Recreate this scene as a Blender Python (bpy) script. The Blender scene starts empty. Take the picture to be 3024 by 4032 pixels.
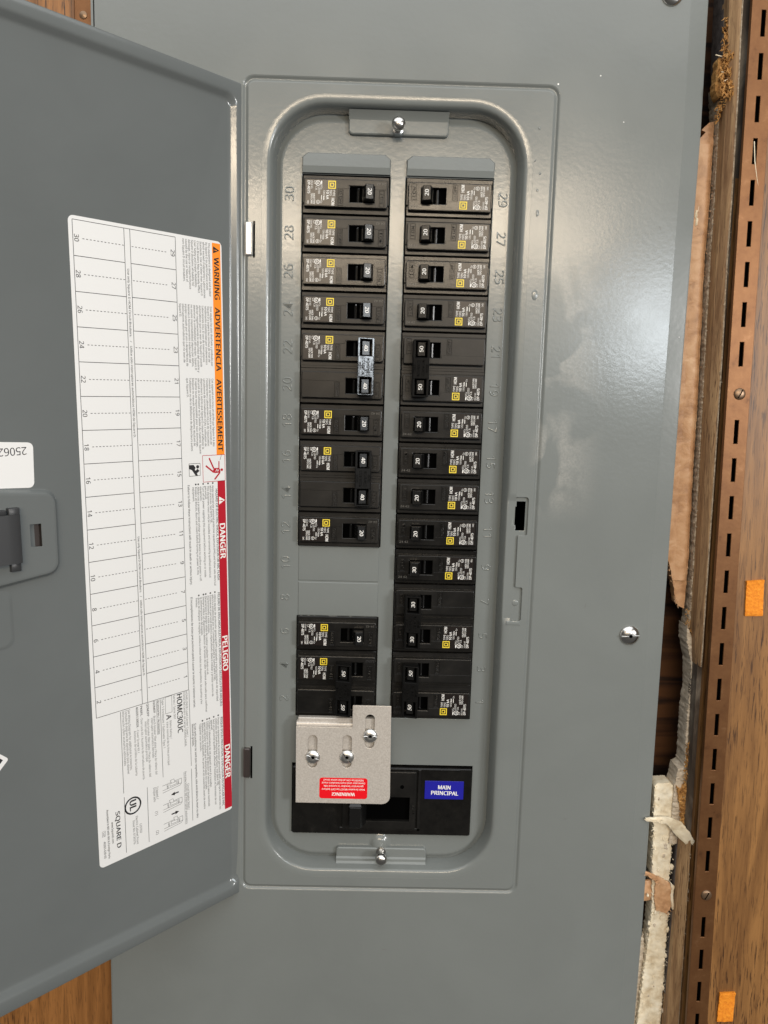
import bpy, bmesh, math, random, os
from mathutils import Matrix, Vector
random.seed(7)
scene = bpy.context.scene
COL = scene.collection
MM = 0.001
# everything is laid out in millimetres on the panel: u to the right, v up, w out of the wall
RX = Matrix.Rotation(math.pi / 2, 4, 'X')
BASE = Vector((0, 0, 1.60))

def world(u, v, w):
    return BASE + RX @ (Vector((u, v, w)) * MM)

# ------------------------------------------------------------------ camera
cam_d = bpy.data.cameras.new('camera')
cam = bpy.data.objects.new('camera', cam_d)
COL.objects.link(cam)
right = Vector((.99955075, .02748654, .01194967))
down = Vector((.02567475, -.99094863, .1317635))
fwd = Vector((.01546323, -.1313975, -.99120915))
m3 = Matrix((right, -down, -fwd)).transposed()
cam.matrix_world = Matrix.Translation(world(52.413, -156.007, 542.333)) @ RX @ m3.to_4x4()
cam_d.sensor_fit = 'VERTICAL'
cam_d.sensor_height = 24
cam_d.lens = 24 * 3014.62 / 4032
cam_d.clip_start = 0.02
cam_d.clip_end = 50
scene.camera = cam

# ------------------------------------------------------------------ light
scene.view_settings.view_transform = 'Standard'
scene.view_settings.look = 'None'
scene.view_settings.exposure = 0.10
scene.view_settings.gamma = 1.0
wd = bpy.data.worlds.new('World')
scene.world = wd
wd.use_nodes = True
wd.node_tree.nodes['Background'].inputs[0].default_value = (1.0, .97, .92, 1)
wd.node_tree.nodes['Background'].inputs[1].default_value = 0.085

def lamp(name, pos, target, sx, sy, power, col):
    d = bpy.data.lights.new(name, 'AREA')
    d.shape = 'RECTANGLE'
    d.size, d.size_y, d.energy, d.color = sx, sy, power, col
    o = bpy.data.objects.new(name, d)
    COL.objects.link(o)
    p, t = world(*pos), world(*target)
    o.location = p
    o.rotation_euler = (t - p).to_track_quat('-Z', 'Y').to_euler()
    return o

lamp('window_light', (1500, 60, 1500), (60, -150, 0), .34, .34, 17, (1.0, .985, .97))
lamp('ceiling_fixture', (110, 540, 2500), (60, -100, 0), 1.5, .16, 27, (1.0, .82, .60))
lamp('side_fixture', (1050, 170, 2250), (60, -150, 0), .26, .30, 6.8, (.86, .94, 1.0))
lamp('ceiling_bounce', (-100, 1250, 1500), (-100, 0, 1501), 3.0, 2.4, 44, (.96, .985, 1.0))
lamp('room_bounce', (0, 480, 2900), (60, -150, 0), 3.0, .9, 5.5, (1.0, .88, .76))

# ------------------------------------------------------------------ materials
def mat(name, col, rough=.5, metal=0., spec=.5, coat=0.):
    m = bpy.data.materials.new(name)
    m.use_nodes = True
    b = m.node_tree.nodes['Principled BSDF']
    b.inputs['Base Color'].default_value = (*col, 1)
    b.inputs['Roughness'].default_value = rough
    b.inputs['Metallic'].default_value = metal
    b.inputs['Specular IOR Level'].default_value = spec
    b.inputs['Coat Weight'].default_value = coat
    return m

def N(m, t, **kw):
    n = m.node_tree.nodes.new(t)
    for k, v in kw.items():
        setattr(n, k, v)
    return n

def L(m, a, b):
    m.node_tree.links.new(a, b)

def bsdf(m):
    return m.node_tree.nodes['Principled BSDF']

def noise(m, scale, detail=3, stretch=(1, 1, 1), rough=.5, dist=0.):
    tc = N(m, 'ShaderNodeTexCoord')
    mp = N(m, 'ShaderNodeMapping')
    mp.inputs['Scale'].default_value = stretch
    n = N(m, 'ShaderNodeTexNoise')
    n.inputs['Scale'].default_value = scale
    n.inputs['Detail'].default_value = detail
    n.inputs['Roughness'].default_value = rough
    n.inputs['Distortion'].default_value = dist
    L(m, tc.outputs['Object'], mp.inputs['Vector'])
    L(m, mp.outputs['Vector'], n.inputs['Vector'])
    return n

def bump(m, src, strength, dist, prev=None):
    b = N(m, 'ShaderNodeBump')
    b.inputs['Strength'].default_value = strength
    b.inputs['Distance'].default_value = dist
    L(m, src, b.inputs['Height'])
    if prev:
        L(m, prev.outputs['Normal'], b.inputs['Normal'])
    L(m, b.outputs['Normal'], bsdf(m).inputs['Normal'])
    return b

def ramp(m, src, stops):
    r = N(m, 'ShaderNodeValToRGB')
    e = r.color_ramp.elements
    while len(e) < len(stops):
        e.new(.5)
    for x, (p, c) in zip(e, stops):
        x.position = p
        x.color = (*c, 1) if len(c) == 3 else c
    L(m, src, r.inputs['Fac'])
    return r

def rough_noise(m, scale, lo, hi, stretch=(1, 1, 1)):
    n = noise(m, scale, 4, stretch)
    mr = N(m, 'ShaderNodeMapRange')
    mr.inputs['From Min'].default_value = .3
    mr.inputs['From Max'].default_value = .7
    mr.inputs['To Min'].default_value = lo
    mr.inputs['To Max'].default_value = hi
    L(m, n.outputs['Fac'], mr.inputs['Value'])
    L(m, mr.outputs['Result'], bsdf(m).inputs['Roughness'])

def mixcol(m, fac, a, b):
    x = N(m, 'ShaderNodeMix', data_type='RGBA')
    for s, i in ((fac, 0), (a, 6), (b, 7)):
        if isinstance(s, tuple):
            x.inputs[i].default_value = (*s, 1)
        elif isinstance(s, float):
            x.inputs[i].default_value = s
        else:
            L(m, s, x.inputs[i])
    return x.outputs[2]

GREY = (.168, .183, .179)
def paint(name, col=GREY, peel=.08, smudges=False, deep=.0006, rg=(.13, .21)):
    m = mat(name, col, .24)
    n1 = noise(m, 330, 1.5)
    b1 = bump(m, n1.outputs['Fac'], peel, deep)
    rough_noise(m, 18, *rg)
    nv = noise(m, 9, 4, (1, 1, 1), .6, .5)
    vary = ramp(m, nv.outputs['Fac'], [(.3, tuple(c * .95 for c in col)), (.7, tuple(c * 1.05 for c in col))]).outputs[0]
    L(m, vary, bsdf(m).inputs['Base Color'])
    if smudges:        # dusty hand marks left on the bare sheet, right of the opening
        tc = N(m, 'ShaderNodeTexCoord')
        sp = N(m, 'ShaderNodeSeparateXYZ')
        L(m, tc.outputs['Object'], sp.inputs[0])
        n = noise(m, 26, 5, (1, .8, 1), .45, .6)
        r = ramp(m, n.outputs['Fac'], [(.49, (0, 0, 0)), (.56, (1, 1, 1))])
        def band(out, lo0, lo1, hi0, hi1):
            a = N(m, 'ShaderNodeMapRange', interpolation_type='SMOOTHSTEP')
            for i, v in zip(('From Min', 'From Max'), (lo0, lo1)):
                a.inputs[i].default_value = v * MM
            c = N(m, 'ShaderNodeMapRange', interpolation_type='SMOOTHSTEP')
            for i, v in zip(('From Min', 'From Max'), (hi0, hi1)):
                c.inputs[i].default_value = v * MM
            c.inputs['To Min'].default_value = 1
            c.inputs['To Max'].default_value = 0
            L(m, out, a.inputs['Value'])
            L(m, out, c.inputs['Value'])
            q = N(m, 'ShaderNodeMath', operation='MULTIPLY')
            L(m, a.outputs[0], q.inputs[0])
            L(m, c.outputs[0], q.inputs[1])
            return q.outputs[0]
        bx = band(sp.outputs[0], 158, 172, 182, 214)
        by = band(sp.outputs[1], -235, -205, -70, -30)
        q = N(m, 'ShaderNodeMath', operation='MULTIPLY')
        L(m, bx, q.inputs[0]); L(m, by, q.inputs[1])
        q2 = N(m, 'ShaderNodeMath', operation='MULTIPLY')
        L(m, q.outputs[0], q2.inputs[0]); L(m, r.outputs[0], q2.inputs[1])
        fine = noise(m, 700, 3)
        q3 = N(m, 'ShaderNodeMath', operation='MULTIPLY')
        L(m, q2.outputs[0], q3.inputs[0]); L(m, fine.outputs['Fac'], q3.inputs[1])
        L(m, mixcol(m, q3.outputs[0], vary, (.32, .32, .30)), bsdf(m).inputs['Base Color'])
    return m

M = {}
M['paint'] = paint('grey_enamel')
M['cover'] = paint('grey_enamel_cover', peel=.07, smudges=True, rg=(.17, .23))
M['dead'] = paint('grey_enamel_deadfront', peel=.075, deep=.0006, rg=(.16, .22))
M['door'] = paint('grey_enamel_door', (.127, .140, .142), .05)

m = M['plastic'] = mat('black_plastic', (.007, .0066, .0062), .34, spec=.36)
n = noise(m, 1400, 2)
bump(m, n.outputs['Fac'], .10, .0002)
n = noise(m, 120, 5, (1, 1, 1), .65)
L(m, ramp(m, n.outputs['Fac'], [(.35, (.0045, .0043, .004)), (.62, (.0085, .008, .0072)), (.82, (.020, .018, .016))]).outputs[0], bsdf(m).inputs['Base Color'])
oi = N(m, 'ShaderNodeObjectInfo')
n = noise(m, 45, 4)
ad = N(m, 'ShaderNodeMath', operation='ADD'); L(m, oi.outputs['Random'], ad.inputs[0]); L(m, n.outputs['Fac'], ad.inputs[1])
mr = N(m, 'ShaderNodeMapRange')
for k, v in (('From Min', .35), ('From Max', 1.6), ('To Min', .20), ('To Max', .46)): mr.inputs[k].default_value = v
L(m, ad.outputs[0], mr.inputs['Value']); L(m, mr.outputs[0], bsdf(m).inputs['Roughness'])
M['matte'] = mat('matte_black', (.0015, .0015, .0015), .9, spec=.0)  # near black: the shade inside slots and holes is put into this colour
m = M['toggle'] = mat('toggle_plastic', (.006, .006, .006), .26)
n = noise(m, 900, 2); bump(m, n.outputs['Fac'], .10, .0002)
M['tiedull'] = mat('tie_plastic', (.004, .004, .004), .5, spec=.12)
M['tieshine'] = mat('tie_plastic_lit', (.016, .017, .018), .15)  # same tie plastic, paler and smoother; reflected light is partly in the colour
n = noise(M['tieshine'], 300, 2); bump(M['tieshine'], n.outputs['Fac'], .2, .0004)
M['stickdark'] = mat('breaker_label_film', (.012, .009, .008), .28, spec=.4)
M['white'] = mat('white_print', (.80, .80, .78), .5)
M['dimprint'] = mat('worn_print', (.10, .095, .085), .5)
M['yellow'] = mat('yellow_print', (.78, .60, .04), .5)
m = M['paper'] = mat('label_vinyl', (.715, .725, .73), .45)
M['ink'] = mat('black_ink', (.012, .012, .014), .5)
M['greyink'] = mat('grey_ink', (.035, .035, .038), .5)
M['orange'] = mat('warning_orange', (.90, .26, .015), .45)
M['red'] = mat('danger_red', (.42, .004, .018), .45)
M['redlabel'] = mat('red_vinyl', (.75, .004, .012), .35)
M['blue'] = mat('blue_vinyl', (.012, .012, .30), .35)
m = M['alu'] = mat('brushed_aluminium', (.56, .53, .49), .40, .30)
n = noise(m, 1100, 3, (1, 1, 1))
L(m, ramp(m, n.outputs['Fac'], [(.3, (.46, .425, .385)), (.7, (.60, .565, .52))]).outputs[0], bsdf(m).inputs['Base Color'])
bump(m, n.outputs['Fac'], .18, .0002)
M['zinc'] = mat('zinc_plate', (.66, .66, .64), .36, 1.)
M['chrome'] = mat('screw_steel', (.60, .585, .56), .24, 1.)
n = noise(M['chrome'], 500, 3); bump(M['chrome'], n.outputs['Fac'], .12, .0003)
M['darkplastic'] = mat('latch_plastic', (.035, .037, .04), .42)
M['ledge'] = M['plastic']

def wood(name, dark, light, pore, scale=1., rough=.45):
    m = mat(name, light, rough)
    a = noise(m, 7 * scale, 6, (16, 1.1, 16), .62, .9)
    b = noise(m, 42 * scale, 3, (24, 1.3, 24), .62, .3)
    c = noise(m, 5 * scale, 3, (1, 1, 1), .5, .4)
    c1 = ramp(m, a.outputs['Fac'], [(.34, dark), (.50, tuple((x + y) / 2 for x, y in zip(dark, light))), (.64, light)]).outputs[0]
    f = ramp(m, b.outputs['Fac'], [(.545, (0, 0, 0)), (.63, (1, 1, 1))]).outputs[0]
    d = N(m, 'ShaderNodeMath', operation='MULTIPLY')
    L(m, f, d.inputs[0]); L(m, ramp(m, c.outputs['Fac'], [(.35, (.25, .25, .25)), (.6, (1, 1, 1))]).outputs[0], d.inputs[1])
    L(m, mixcol(m, d.outputs[0], c1, pore), bsdf(m).inputs['Base Color'])
    bump(m, b.outputs['Fac'], .22, -.0004)
    return m
M['panelwood'] = wood('paneling_wood', (.135, .060, .018), (.27, .132, .042), (.045, .018, .006))
M['leftwood'] = wood('paneling_wood_left', (.15, .060, .014), (.30, .130, .036), (.030, .011, .004))
M['trimwood'] = wood('cut_plywood', (.19, .10, .045), (.42, .27, .14), (.10, .05, .022), 1.6, .6)
M['studwood'] = mat('stud_wood', (.16, .06, .018), .7)
m = M['studwood']
a = noise(m, 22, 3, (.35, 4.0, 1), .5, .5)
L(m, ramp(m, a.outputs['Fac'], [(.40, (.018, .006, .002)), (.50, (.075, .027, .008)), (.60, (.12, .047, .014))]).outputs[0], bsdf(m).inputs['Base Color'])  # browns darkened so the shade of the cavity sits in the wood colour

def speck(name, c1, c2, c3, scale, b=.4, rough=.75, st=(1, 1, 1)):
    m = mat(name, c2, rough)
    a = noise(m, scale, 5, st, .6, .4)
    L(m, ramp(m, a.outputs['Fac'], [(.3, c1), (.5, c2), (.72, c3)]).outputs[0], bsdf(m).inputs['Base Color'])
    bump(m, a.outputs['Fac'], b, .0012)
    return m
M['tan'] = speck('kraft_paper', (.34, .175, .085), (.53, .30, .155), (.64, .41, .24), 90, .6, .42)
M['crumb'] = speck('broken_gypsum', (.16, .12, .085), (.40, .32, .23), (.62, .54, .42), 420, .8)
M['gypsum'] = speck('plaster', (.60, .49, .33), (.78, .69, .52), (.85, .79, .65), 130, .5)
M['greygyp'] = speck('sawn_gypsum', (.36, .30, .22), (.54, .46, .36), (.68, .61, .50), 160, .8, .8, (1, 2.4, 1))
M['darkstrip'] = speck('dark_core', (.045, .038, .036), (.085, .072, .07), (.14, .12, .115), 200, .4)
M['groove'] = speck('smeared_groove', (.028, .020, .015), (.075, .058, .045), (.30, .26, .21), 55, .3, .6, (1, .30, 1))
M['fibre'] = speck('torn_fibre', (.20, .085, .02), (.44, .22, .06), (.66, .40, .15), 300, 1., .8)
M['rail'] = mat('copper_brown_enamel', (.36, .145, .062), .42, metal=.62)
n = noise(M['rail'], 420, 3); bump(M['rail'], n.outputs['Fac'], .15, .0003)
n2 = noise(M['rail'], 70, 6, (1, 1, 1), .7)
L(M['rail'], ramp(M['rail'], n2.outputs['Fac'], [(.27, (.085, .036, .014)), (.40, (.155, .068, .026)), (.6, (.185, .085, .033)), (.80, (.28, .145, .07))]).outputs[0], bsdf(M['rail']).inputs['Base Color'])
M['brass'] = mat('dull_screw', (.20, .13, .08), .38, .7)
M['patch'] = speck('orange_felt', (.60, .17, .006), (.74, .235, .008), (.80, .30, .02), 500, .5, .8)
M['cavity'] = mat('cavity_dark', (.010, .007, .005), .9)
M['fold'] = mat('hinge_steel_lit', (.72, .72, .70), .28, .6)  # pale steel: the reflection on the upper hinge is painted into it
M['folddark'] = mat('hinge_steel_dark', (.055, .045, .042), .35, .4)  # dark copy for the lower hinge without that reflection, and the latch slot

# ------------------------------------------------------------------ glyphs
def load_font():
    p = os.path.join(bpy.utils.resource_path('LOCAL'), 'datafiles', 'fonts', 'NotoSansHebrew-Regular.woff2')
    try:
        return bpy.data.fonts.load(p)
    except Exception:
        return None
FONT = load_font()
CHARS = 'ABCDEFGHIJKLMNOPQRSTUVWXYZabcdefghijklmnopqrstuvwxyz0123456789.,;:!/()-~®\'&áéíóúñÁÉÍÓÚçèêîûàÀÈ|'
def glyphs(chars, **kw):
    obs = {}
    for c in chars:
        for t in (c, 'H' + c + 'H'):
            cu = bpy.data.curves.new('g', 'FONT')
            cu.body = t
            cu.size = 1.0
            cu.resolution_u = 2
            if FONT:
                cu.font = FONT
            if len(t) == 1:
                for k, v in kw.items():
                    setattr(cu, k, v)
            o = bpy.data.objects.new('g', cu)
            COL.objects.link(o)
            obs[t] = o
    cu = bpy.data.curves.new('g', 'FONT'); cu.body = 'HH'; cu.resolution_u = 2
    if FONT: cu.font = FONT
    o = bpy.data.objects.new('g', cu); COL.objects.link(o); obs['HH'] = o
    bpy.context.view_layer.update()
    dg = bpy.context.evaluated_depsgraph_get()
    def get(o):
        e = o.evaluated_get(dg)
        me = e.to_mesh()
        vs = [v.co.copy() for v in me.vertices]
        fs = [tuple(p.vertices) for p in me.polygons]
        e.to_mesh_clear()
        return vs, fs
    def wid(vs):
        return max(v.x for v in vs) - min(v.x for v in vs)
    base = wid(get(obs['HH'])[0])
    hv, _ = get(obs['H'])
    cap = max(v.y for v in hv) - min(v.y for v in hv)
    G = {}
    for c in chars:
        vs, fs = get(obs[c])
        adv = wid(get(obs['H' + c + 'H'])[0]) - base
        G[c] = ([v / cap for v in vs], fs, adv / cap)
    for o in obs.values():
        d = o.data
        bpy.data.objects.remove(o)
        bpy.data.curves.remove(d)
    G[' '] = ([], [], .36)
    return G
G_FLAT = glyphs(CHARS)
G_EMB = glyphs('0123456789ONFCMTRIPH/', extrude=.03, bevel_depth=.045, bevel_resolution=1, offset=-.035)

# ------------------------------------------------------------------ mesh builder
class MB:
    def __init__(s):
        s.v, s.f, s.mi, s.mats = [], [], [], []
    def m(s, mt):
        mt = M[mt] if isinstance(mt, str) else mt
        if mt not in s.mats:
            s.mats.append(mt)
        return s.mats.index(mt)
    def add(s, vs, fs, mt):
        i = s.m(mt); o = len(s.v)
        s.v += [tuple(v) for v in vs]
        s.f += [tuple(o + k for k in f) for f in fs]
        s.mi += [i] * len(fs)
    def quad(s, x0, x1, y0, y1, z, mt):
        s.add([(x0, y0, z), (x1, y0, z), (x1, y1, z), (x0, y1, z)], [(0, 1, 2, 3)], mt)
    def poly(s, pts, z, mt):
        pts = ccw(pts)
        s.add([(x, y, z) for x, y in pts], [tuple(range(len(pts)))], mt)
    def seg(s, a, b, w, z, mt):
        a, b = Vector(a), Vector(b)
        d = (b - a).normalized(); n = Vector((-d.y, d.x)) * (w / 2)
        s.poly([a + n, b + n, b - n, a - n], z, mt)
    def ring(s, c, r0, r1, z, mt, n=28):
        vs, fs = [], []
        for i in range(n):
            a = 2 * math.pi * i / n
            for r in (r0, r1):
                vs.append((c[0] + r * math.cos(a), c[1] + r * math.sin(a), z))
        for i in range(n):
            j = (i + 1) % n
            fs.append((2 * i, 2 * i + 1, 2 * j + 1, 2 * j))
        s.add(vs, fs, mt)
    def disc(s, c, r, z, mt, n=20):
        s.poly([(c[0] + r * math.cos(2 * math.pi * i / n), c[1] + r * math.sin(2 * math.pi * i / n)) for i in range(n)], z, mt)
    def loft(s, loops, mt, cap0=False, cap1=False):
        n = len(loops[0]); vs = [p for l in loops for p in l]; fs = []
        for k in range(len(loops) - 1):
            for i in range(n):
                j = (i + 1) % n
                fs.append((k * n + i, k * n + j, (k + 1) * n + j, (k + 1) * n + i))
        if cap0: fs.append(tuple(reversed(range(n))))
        if cap1: fs.append(tuple((len(loops) - 1) * n + i for i in range(n)))
        s.add(vs, fs, mt)
    def prism(s, pts, z0, z1, mt, ch=0., back=True):
        pts = ccw(pts)
        L_ = [[(x, y, z0) for x, y in pts]]
        if ch:
            L_.append([(x, y, z1 - ch) for x, y in pts])
            L_.append([(x, y, z1) for x, y in inset(pts, ch)])
        else:
            L_.append([(x, y, z1) for x, y in pts])
        s.loft(L_, mt, back, True)
    def box(s, x0, x1, y0, y1, z0, z1, mt, ch=0., r=0.):
        p = rr(x0, x1, y0, y1, r, 3) if r else [(x0, y0), (x1, y0), (x1, y1), (x0, y1)]
        s.prism(p, z0, z1, mt, ch)
    def lathe(s, c, prof, mt, n=24):
        loops = [[(c[0] + r * math.cos(2 * math.pi * i / n), c[1] + r * math.sin(2 * math.pi * i / n), c[2] + z) for i in range(n)] for r, z in prof]
        s.loft(loops, mt, True, True)
    def tube(s, pts, r, mt, n=6):
        pts = [Vector(p) for p in pts]; loops = []
        for i, p in enumerate(pts):
            d = (pts[min(i + 1, len(pts) - 1)] - pts[max(i - 1, 0)]).normalized()
            a = d.orthogonal().normalized(); b = d.cross(a)
            loops.append([p + r * (math.cos(2 * math.pi * k / n) * a + math.sin(2 * math.pi * k / n) * b) for k in range(n)])
        s.loft(loops, mt, True, True)
    def text(s, t, x, y, cap, mt, z, rot=0, width=None, hs=1., bold=0., align='l', emb=False, shear=0., zs=1., track=0.):
        G = G_EMB if emb else G_FLAT
        nat = sum(G.get(c, G[' '])[2] + track for c in t) * cap
        if width: hs = width / max(nat, 1e-6)
        off = {'l': 0, 'c': -nat * hs / 2, 'r': -nat * hs}[align]
        ca, sa = math.cos(math.radians(rot)), math.sin(math.radians(rot))
        strikes = [0.] if not bold else [-bold, 0., bold]
        pen = off
        for c in t:
            vs, fs, adv = G.get(c, G[' '])
            for k, b in enumerate(strikes):
                if vs:
                    P = []
                    for q in vs:
                        a = pen + ((q.x + b + shear * q.y) * cap) * hs
                        e = (q.y + b * .35) * cap
                        P.append((x + a * ca - e * sa, y + a * sa + e * ca, z + k * .006 + q.z * cap * zs))
                    s.add(P, fs, mt)
            pen += (adv + track) * cap * hs
        return nat * hs
    def build(s, name, parent=None, angle=32, smooth=True):
        me = bpy.data.meshes.new(name)
        me.from_pydata([(a * MM, b * MM, c * MM) for a, b, c in s.v], [], s.f)
        for mt in s.mats: me.materials.append(mt)
        me.polygons.foreach_set('material_index', s.mi)
        if smooth:
            me.polygons.foreach_set('use_smooth', [True] * len(s.f))
            me.update()
            me.set_sharp_from_angle(angle=math.radians(angle))
        o = bpy.data.objects.new(name, me)
        COL.objects.link(o)
        if parent: o.parent = parent
        return o

def ccw(p):
    p = [(a[0], a[1]) for a in p]
    A = sum(p[i][0] * p[(i + 1) % len(p)][1] - p[(i + 1) % len(p)][0] * p[i][1] for i in range(len(p)))
    return p if A > 0 else p[::-1]
def inset(p, d):
    n = len(p); out = []
    for i in range(n):
        a, b, c = Vector(p[i - 1]), Vector(p[i]), Vector(p[(i + 1) % n])
        d1, d2 = (b - a), (c - b)
        if d1.length < 1e-9 or d2.length < 1e-9:
            out.append(tuple(b)); continue
        d1.normalize(); d2.normalize()
        n1, n2 = Vector((-d1.y, d1.x)), Vector((-d2.y, d2.x))
        k = n1 + n2
        k = k / max(.25, k.length_squared / 2) if k.length > 1e-6 else n1
        out.append(tuple(b + k * d))
    return out
def fillet(pts, r, n=4):
    pts = ccw(pts); out = []; m_ = len(pts)
    if not isinstance(r, (list, tuple)): r = [r] * m_
    for i in range(m_):
        a, b, c = Vector(pts[i - 1]), Vector(pts[i]), Vector(pts[(i + 1) % m_])
        if r[i] <= 0: out.append(tuple(b)); continue
        d1, d2 = (a - b).normalized(), (c - b).normalized()
        ang = d1.angle(d2); t = r[i] / math.tan(ang / 2)
        cen = b + (d1 + d2).normalized() * (r[i] / math.sin(ang / 2))
        p0, p1 = b + d1 * t - cen, b + d2 * t - cen
        tot = math.atan2(p0.x * p1.y - p0.y * p1.x, p0.dot(p1))
        for k in range(n + 1):
            q = tot * k / n
            out.append((cen.x + p0.x * math.cos(q) - p0.y * math.sin(q), cen.y + p0.x * math.sin(q) + p0.y * math.cos(q)))
    return out
def rr(x0, x1, y0, y1, r, n=6):
    x0, x1 = min(x0, x1), max(x0, x1); y0, y1 = min(y0, y1), max(y0, y1)
    return fillet([(x0, y0), (x1, y0), (x1, y1), (x0, y1)], r, n)
def dense(p, step=4.):
    out = []
    for i in range(len(p)):
        a, b = Vector(p[i]), Vector(p[(i + 1) % len(p)])
        k = max(1, int((b - a).length / step))
        out += [tuple(a.lerp(b, j / k)) for j in range(k)]
    return out
def plate(mb, outer, holes, z0, z1, mt, bev=.25, res=1):
    """sheet with holes cut through it and rounded edges"""
    cu = bpy.data.curves.new('p', 'CURVE'); cu.dimensions = '2D'; cu.fill_mode = 'BOTH'
    for lp in [outer] + list(holes):
        sp = cu.splines.new('POLY'); sp.points.add(len(lp) - 1)
        for q, (x, y) in zip(sp.points, lp): q.co = (x, y, 0, 1)
        sp.use_cyclic_u = True
    cu.extrude = (z1 - z0) / 2 - bev; cu.bevel_depth = bev; cu.offset = -bev; cu.bevel_resolution = res
    o = bpy.data.objects.new('p', cu); COL.objects.link(o)
    dg = bpy.context.evaluated_depsgraph_get(); e = o.evaluated_get(dg); me = e.to_mesh()
    vs = [(v.co.x, v.co.y, v.co.z + (z0 + z1) / 2) for v in me.vertices]
    fs = [tuple(p.vertices) for p in me.polygons]
    e.to_mesh_clear(); bpy.data.objects.remove(o); bpy.data.curves.remove(cu)
    mb.add(vs, fs, mt)

def thing(name, label, cat, at=(0, 0, 0), flip=False, group=None):
    o = bpy.data.objects.new(name, None)
    COL.objects.link(o)
    o.empty_display_size = .01
    o.location = world(*at)
    o.rotation_euler = (math.pi / 2, math.pi if flip else 0, 0)
    o['label'] = label; o['category'] = cat
    if group: o['group'] = group
    return o
def single(mb, name, label, cat, at=(0, 0, 0), group=None, kind=None, **kw):
    o = mb.build(name, **kw)
    o.location = world(*at); o.rotation_euler = (math.pi / 2, 0, 0)
    if kind: o['kind'] = kind
    else:
        o['label'] = label; o['category'] = cat
    if group: o['group'] = group
    return o

# ================================================================== PANEL
panel = thing('electrical_panel', 'grey electrical panel with its door swung open to the left', 'electrical panel')
WC = 12.0
cover_right = [(264.6, -660), (265.0, -600), (265.2, -540), (264.5, -460), (264.0, -380), (263.6, -300), (263.1, -220), (262.7, -130), (262.8, -40), (263.0, 30), (261.6, 95), (260.5, 160)]
cover_out = [(-135.5, -660)] + [(x - 11.5, y) for x, y in cover_right] + [(-133.5, 160)]
bead_o = dense(rr(-38.9, 168.4, -512.6, 57.4, 7.5, 6), 60)
bead_i = dense(rr(-35.1, 164.6, -508.8, 53.6, 4.5, 6), 60)
notch = [(-25.8, -501.2), (152.5, -501.2), (152.5, -302.5), (160.3, -302.5), (160.3, -278.0), (155.2, -278.0), (155.2, -240.5), (161.6, -240.5), (161.6, -213.5), (152.5, -213.5), (152.5, 47.4), (-25.8, 47.4)]
lip0 = fillet(notch, [41.2, 41.2, 0, 1.5, 1.2, 1.2, 1.2, 1.2, 2, 0, 41.2, 41.2], 8)
mb = MB()
plate(mb, cover_out, [bead_o], WC - 1.4, WC, 'cover', .3)
plate(mb, bead_i, [lip0], WC - 1.3, WC, 'cover', .3)
# rounded bead pressed into the sheet around the door
def off_loop(d, w):
    return [(x, y, w) for x, y in dense(rr(-38.9 + d, 168.4 - d, -512.6 + d, 57.4 - d, 7.5 - d * .8, 6), 1e9)]
mb.loft([off_loop(d, WC + z) for d, z in ((-.25, -.12), (.25, -.18), (.7, -.6), (1.3, -1.25), (1.9, -1.45), (2.5, -1.25), (3.1, -.6), (3.55, -.18), (4.05, -.12))], 'cover')
# drawn lip that runs down to the deadfront
def lip(d, w):
    L_ = []
    for x, y in dense(rr(-21.6 + d, 148.3 - d, -497 + d, 43.2 - d, 37 - d, 10), 3.0):
        ww = w
        if x > 120 and -302.5 < y < -213.5: ww = min(w, 10.25)
        L_.append((x, y, ww))
    return L_
NL = len(dense(rr(-21.6, 148.3, -497, 43.2, 37, 10), 3.0))
LIPB = dense(rr(-21.6, 148.3, -497, 43.2, 37, 10), 3.0)
def lipo(d, w):
    out = []
    n = len(LIPB); ins = inset(LIPB, d) if d else LIPB
    for x, y in ins:
        ww = min(w, 10.25) if (x > 120 and -302.5 < y < -213.5) else w
        out.append((x, y, ww))
    return out
mb.loft([lipo(d, WC + w) for d, w in ((-4.4, -.02), (-3.3, -.05), (-2.3, -.14), (-1.3, -.30), (-.5, -.50), (.25, -.82), (.85, -1.3), (1.35, -2.1), (1.8, -3.4), (2.4, -6.5), (3.0, -10), (3.4, -12.5), (3.6, -15.2))], 'cover')
# lowered pocket floor with the catch opening
hook = [(151.6, -216.3), (151.6, -219.6), (149.8 + .6, -220.2), (150.4, -233.2), (152.0, -233.8), (152.0, -237.6), (159.6, -237.6), (159.6, -216.3)]
hook = [(153.6, -216.6), (153.6, -220.4), (151.6, -220.4), (151.2, -233.3), (153.4, -233.5), (153.4, -237.3), (159.9, -237.3), (159.9, -216.6)]
plate(mb, [(147.4, -304), (163.5, -304), (163.5, -211), (147.4, -211)], [hook], 9.2, 10.3, 'cover', .2)
mb.lathe((155.9, -289.5, 10.25), [(2.4, 0), (2.2, .15), (1.6, .38), (.8, .5), (.05, .52)], 'cover', 20)
mb.prism([(149.4, -305.6), (160.6, -305.6), (159.6, -302.6), (150, -302.6)], 10.5, 12.35, 'cover', .6)
# folded side edges, slightly sprung
for side, off_ in ((cover_right, 1),):
    vs, fs = [], []
    for x, y in side:
        vs += [(x - 11.9, y, WC - .04), (x - 11.0, y, WC - .10), (x - .9, y, WC - .85), (x - .25, y, WC - 1.05), (x, y, WC - 1.7), (x, y, WC - 13)]
    for k in range(len(side) - 1):
        for j in range(5):
            fs.append((6 * k + j, 6 * k + 1 + j, 6 * k + 7 + j, 6 * k + 6 + j))
    for j in range(5):
        mb.add(vs, [f for i, f in enumerate(fs) if i % 5 == j], 'cover')
mb.box(-136, -134.6, -660, 160, 0, WC - .4, 'cover')
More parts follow.
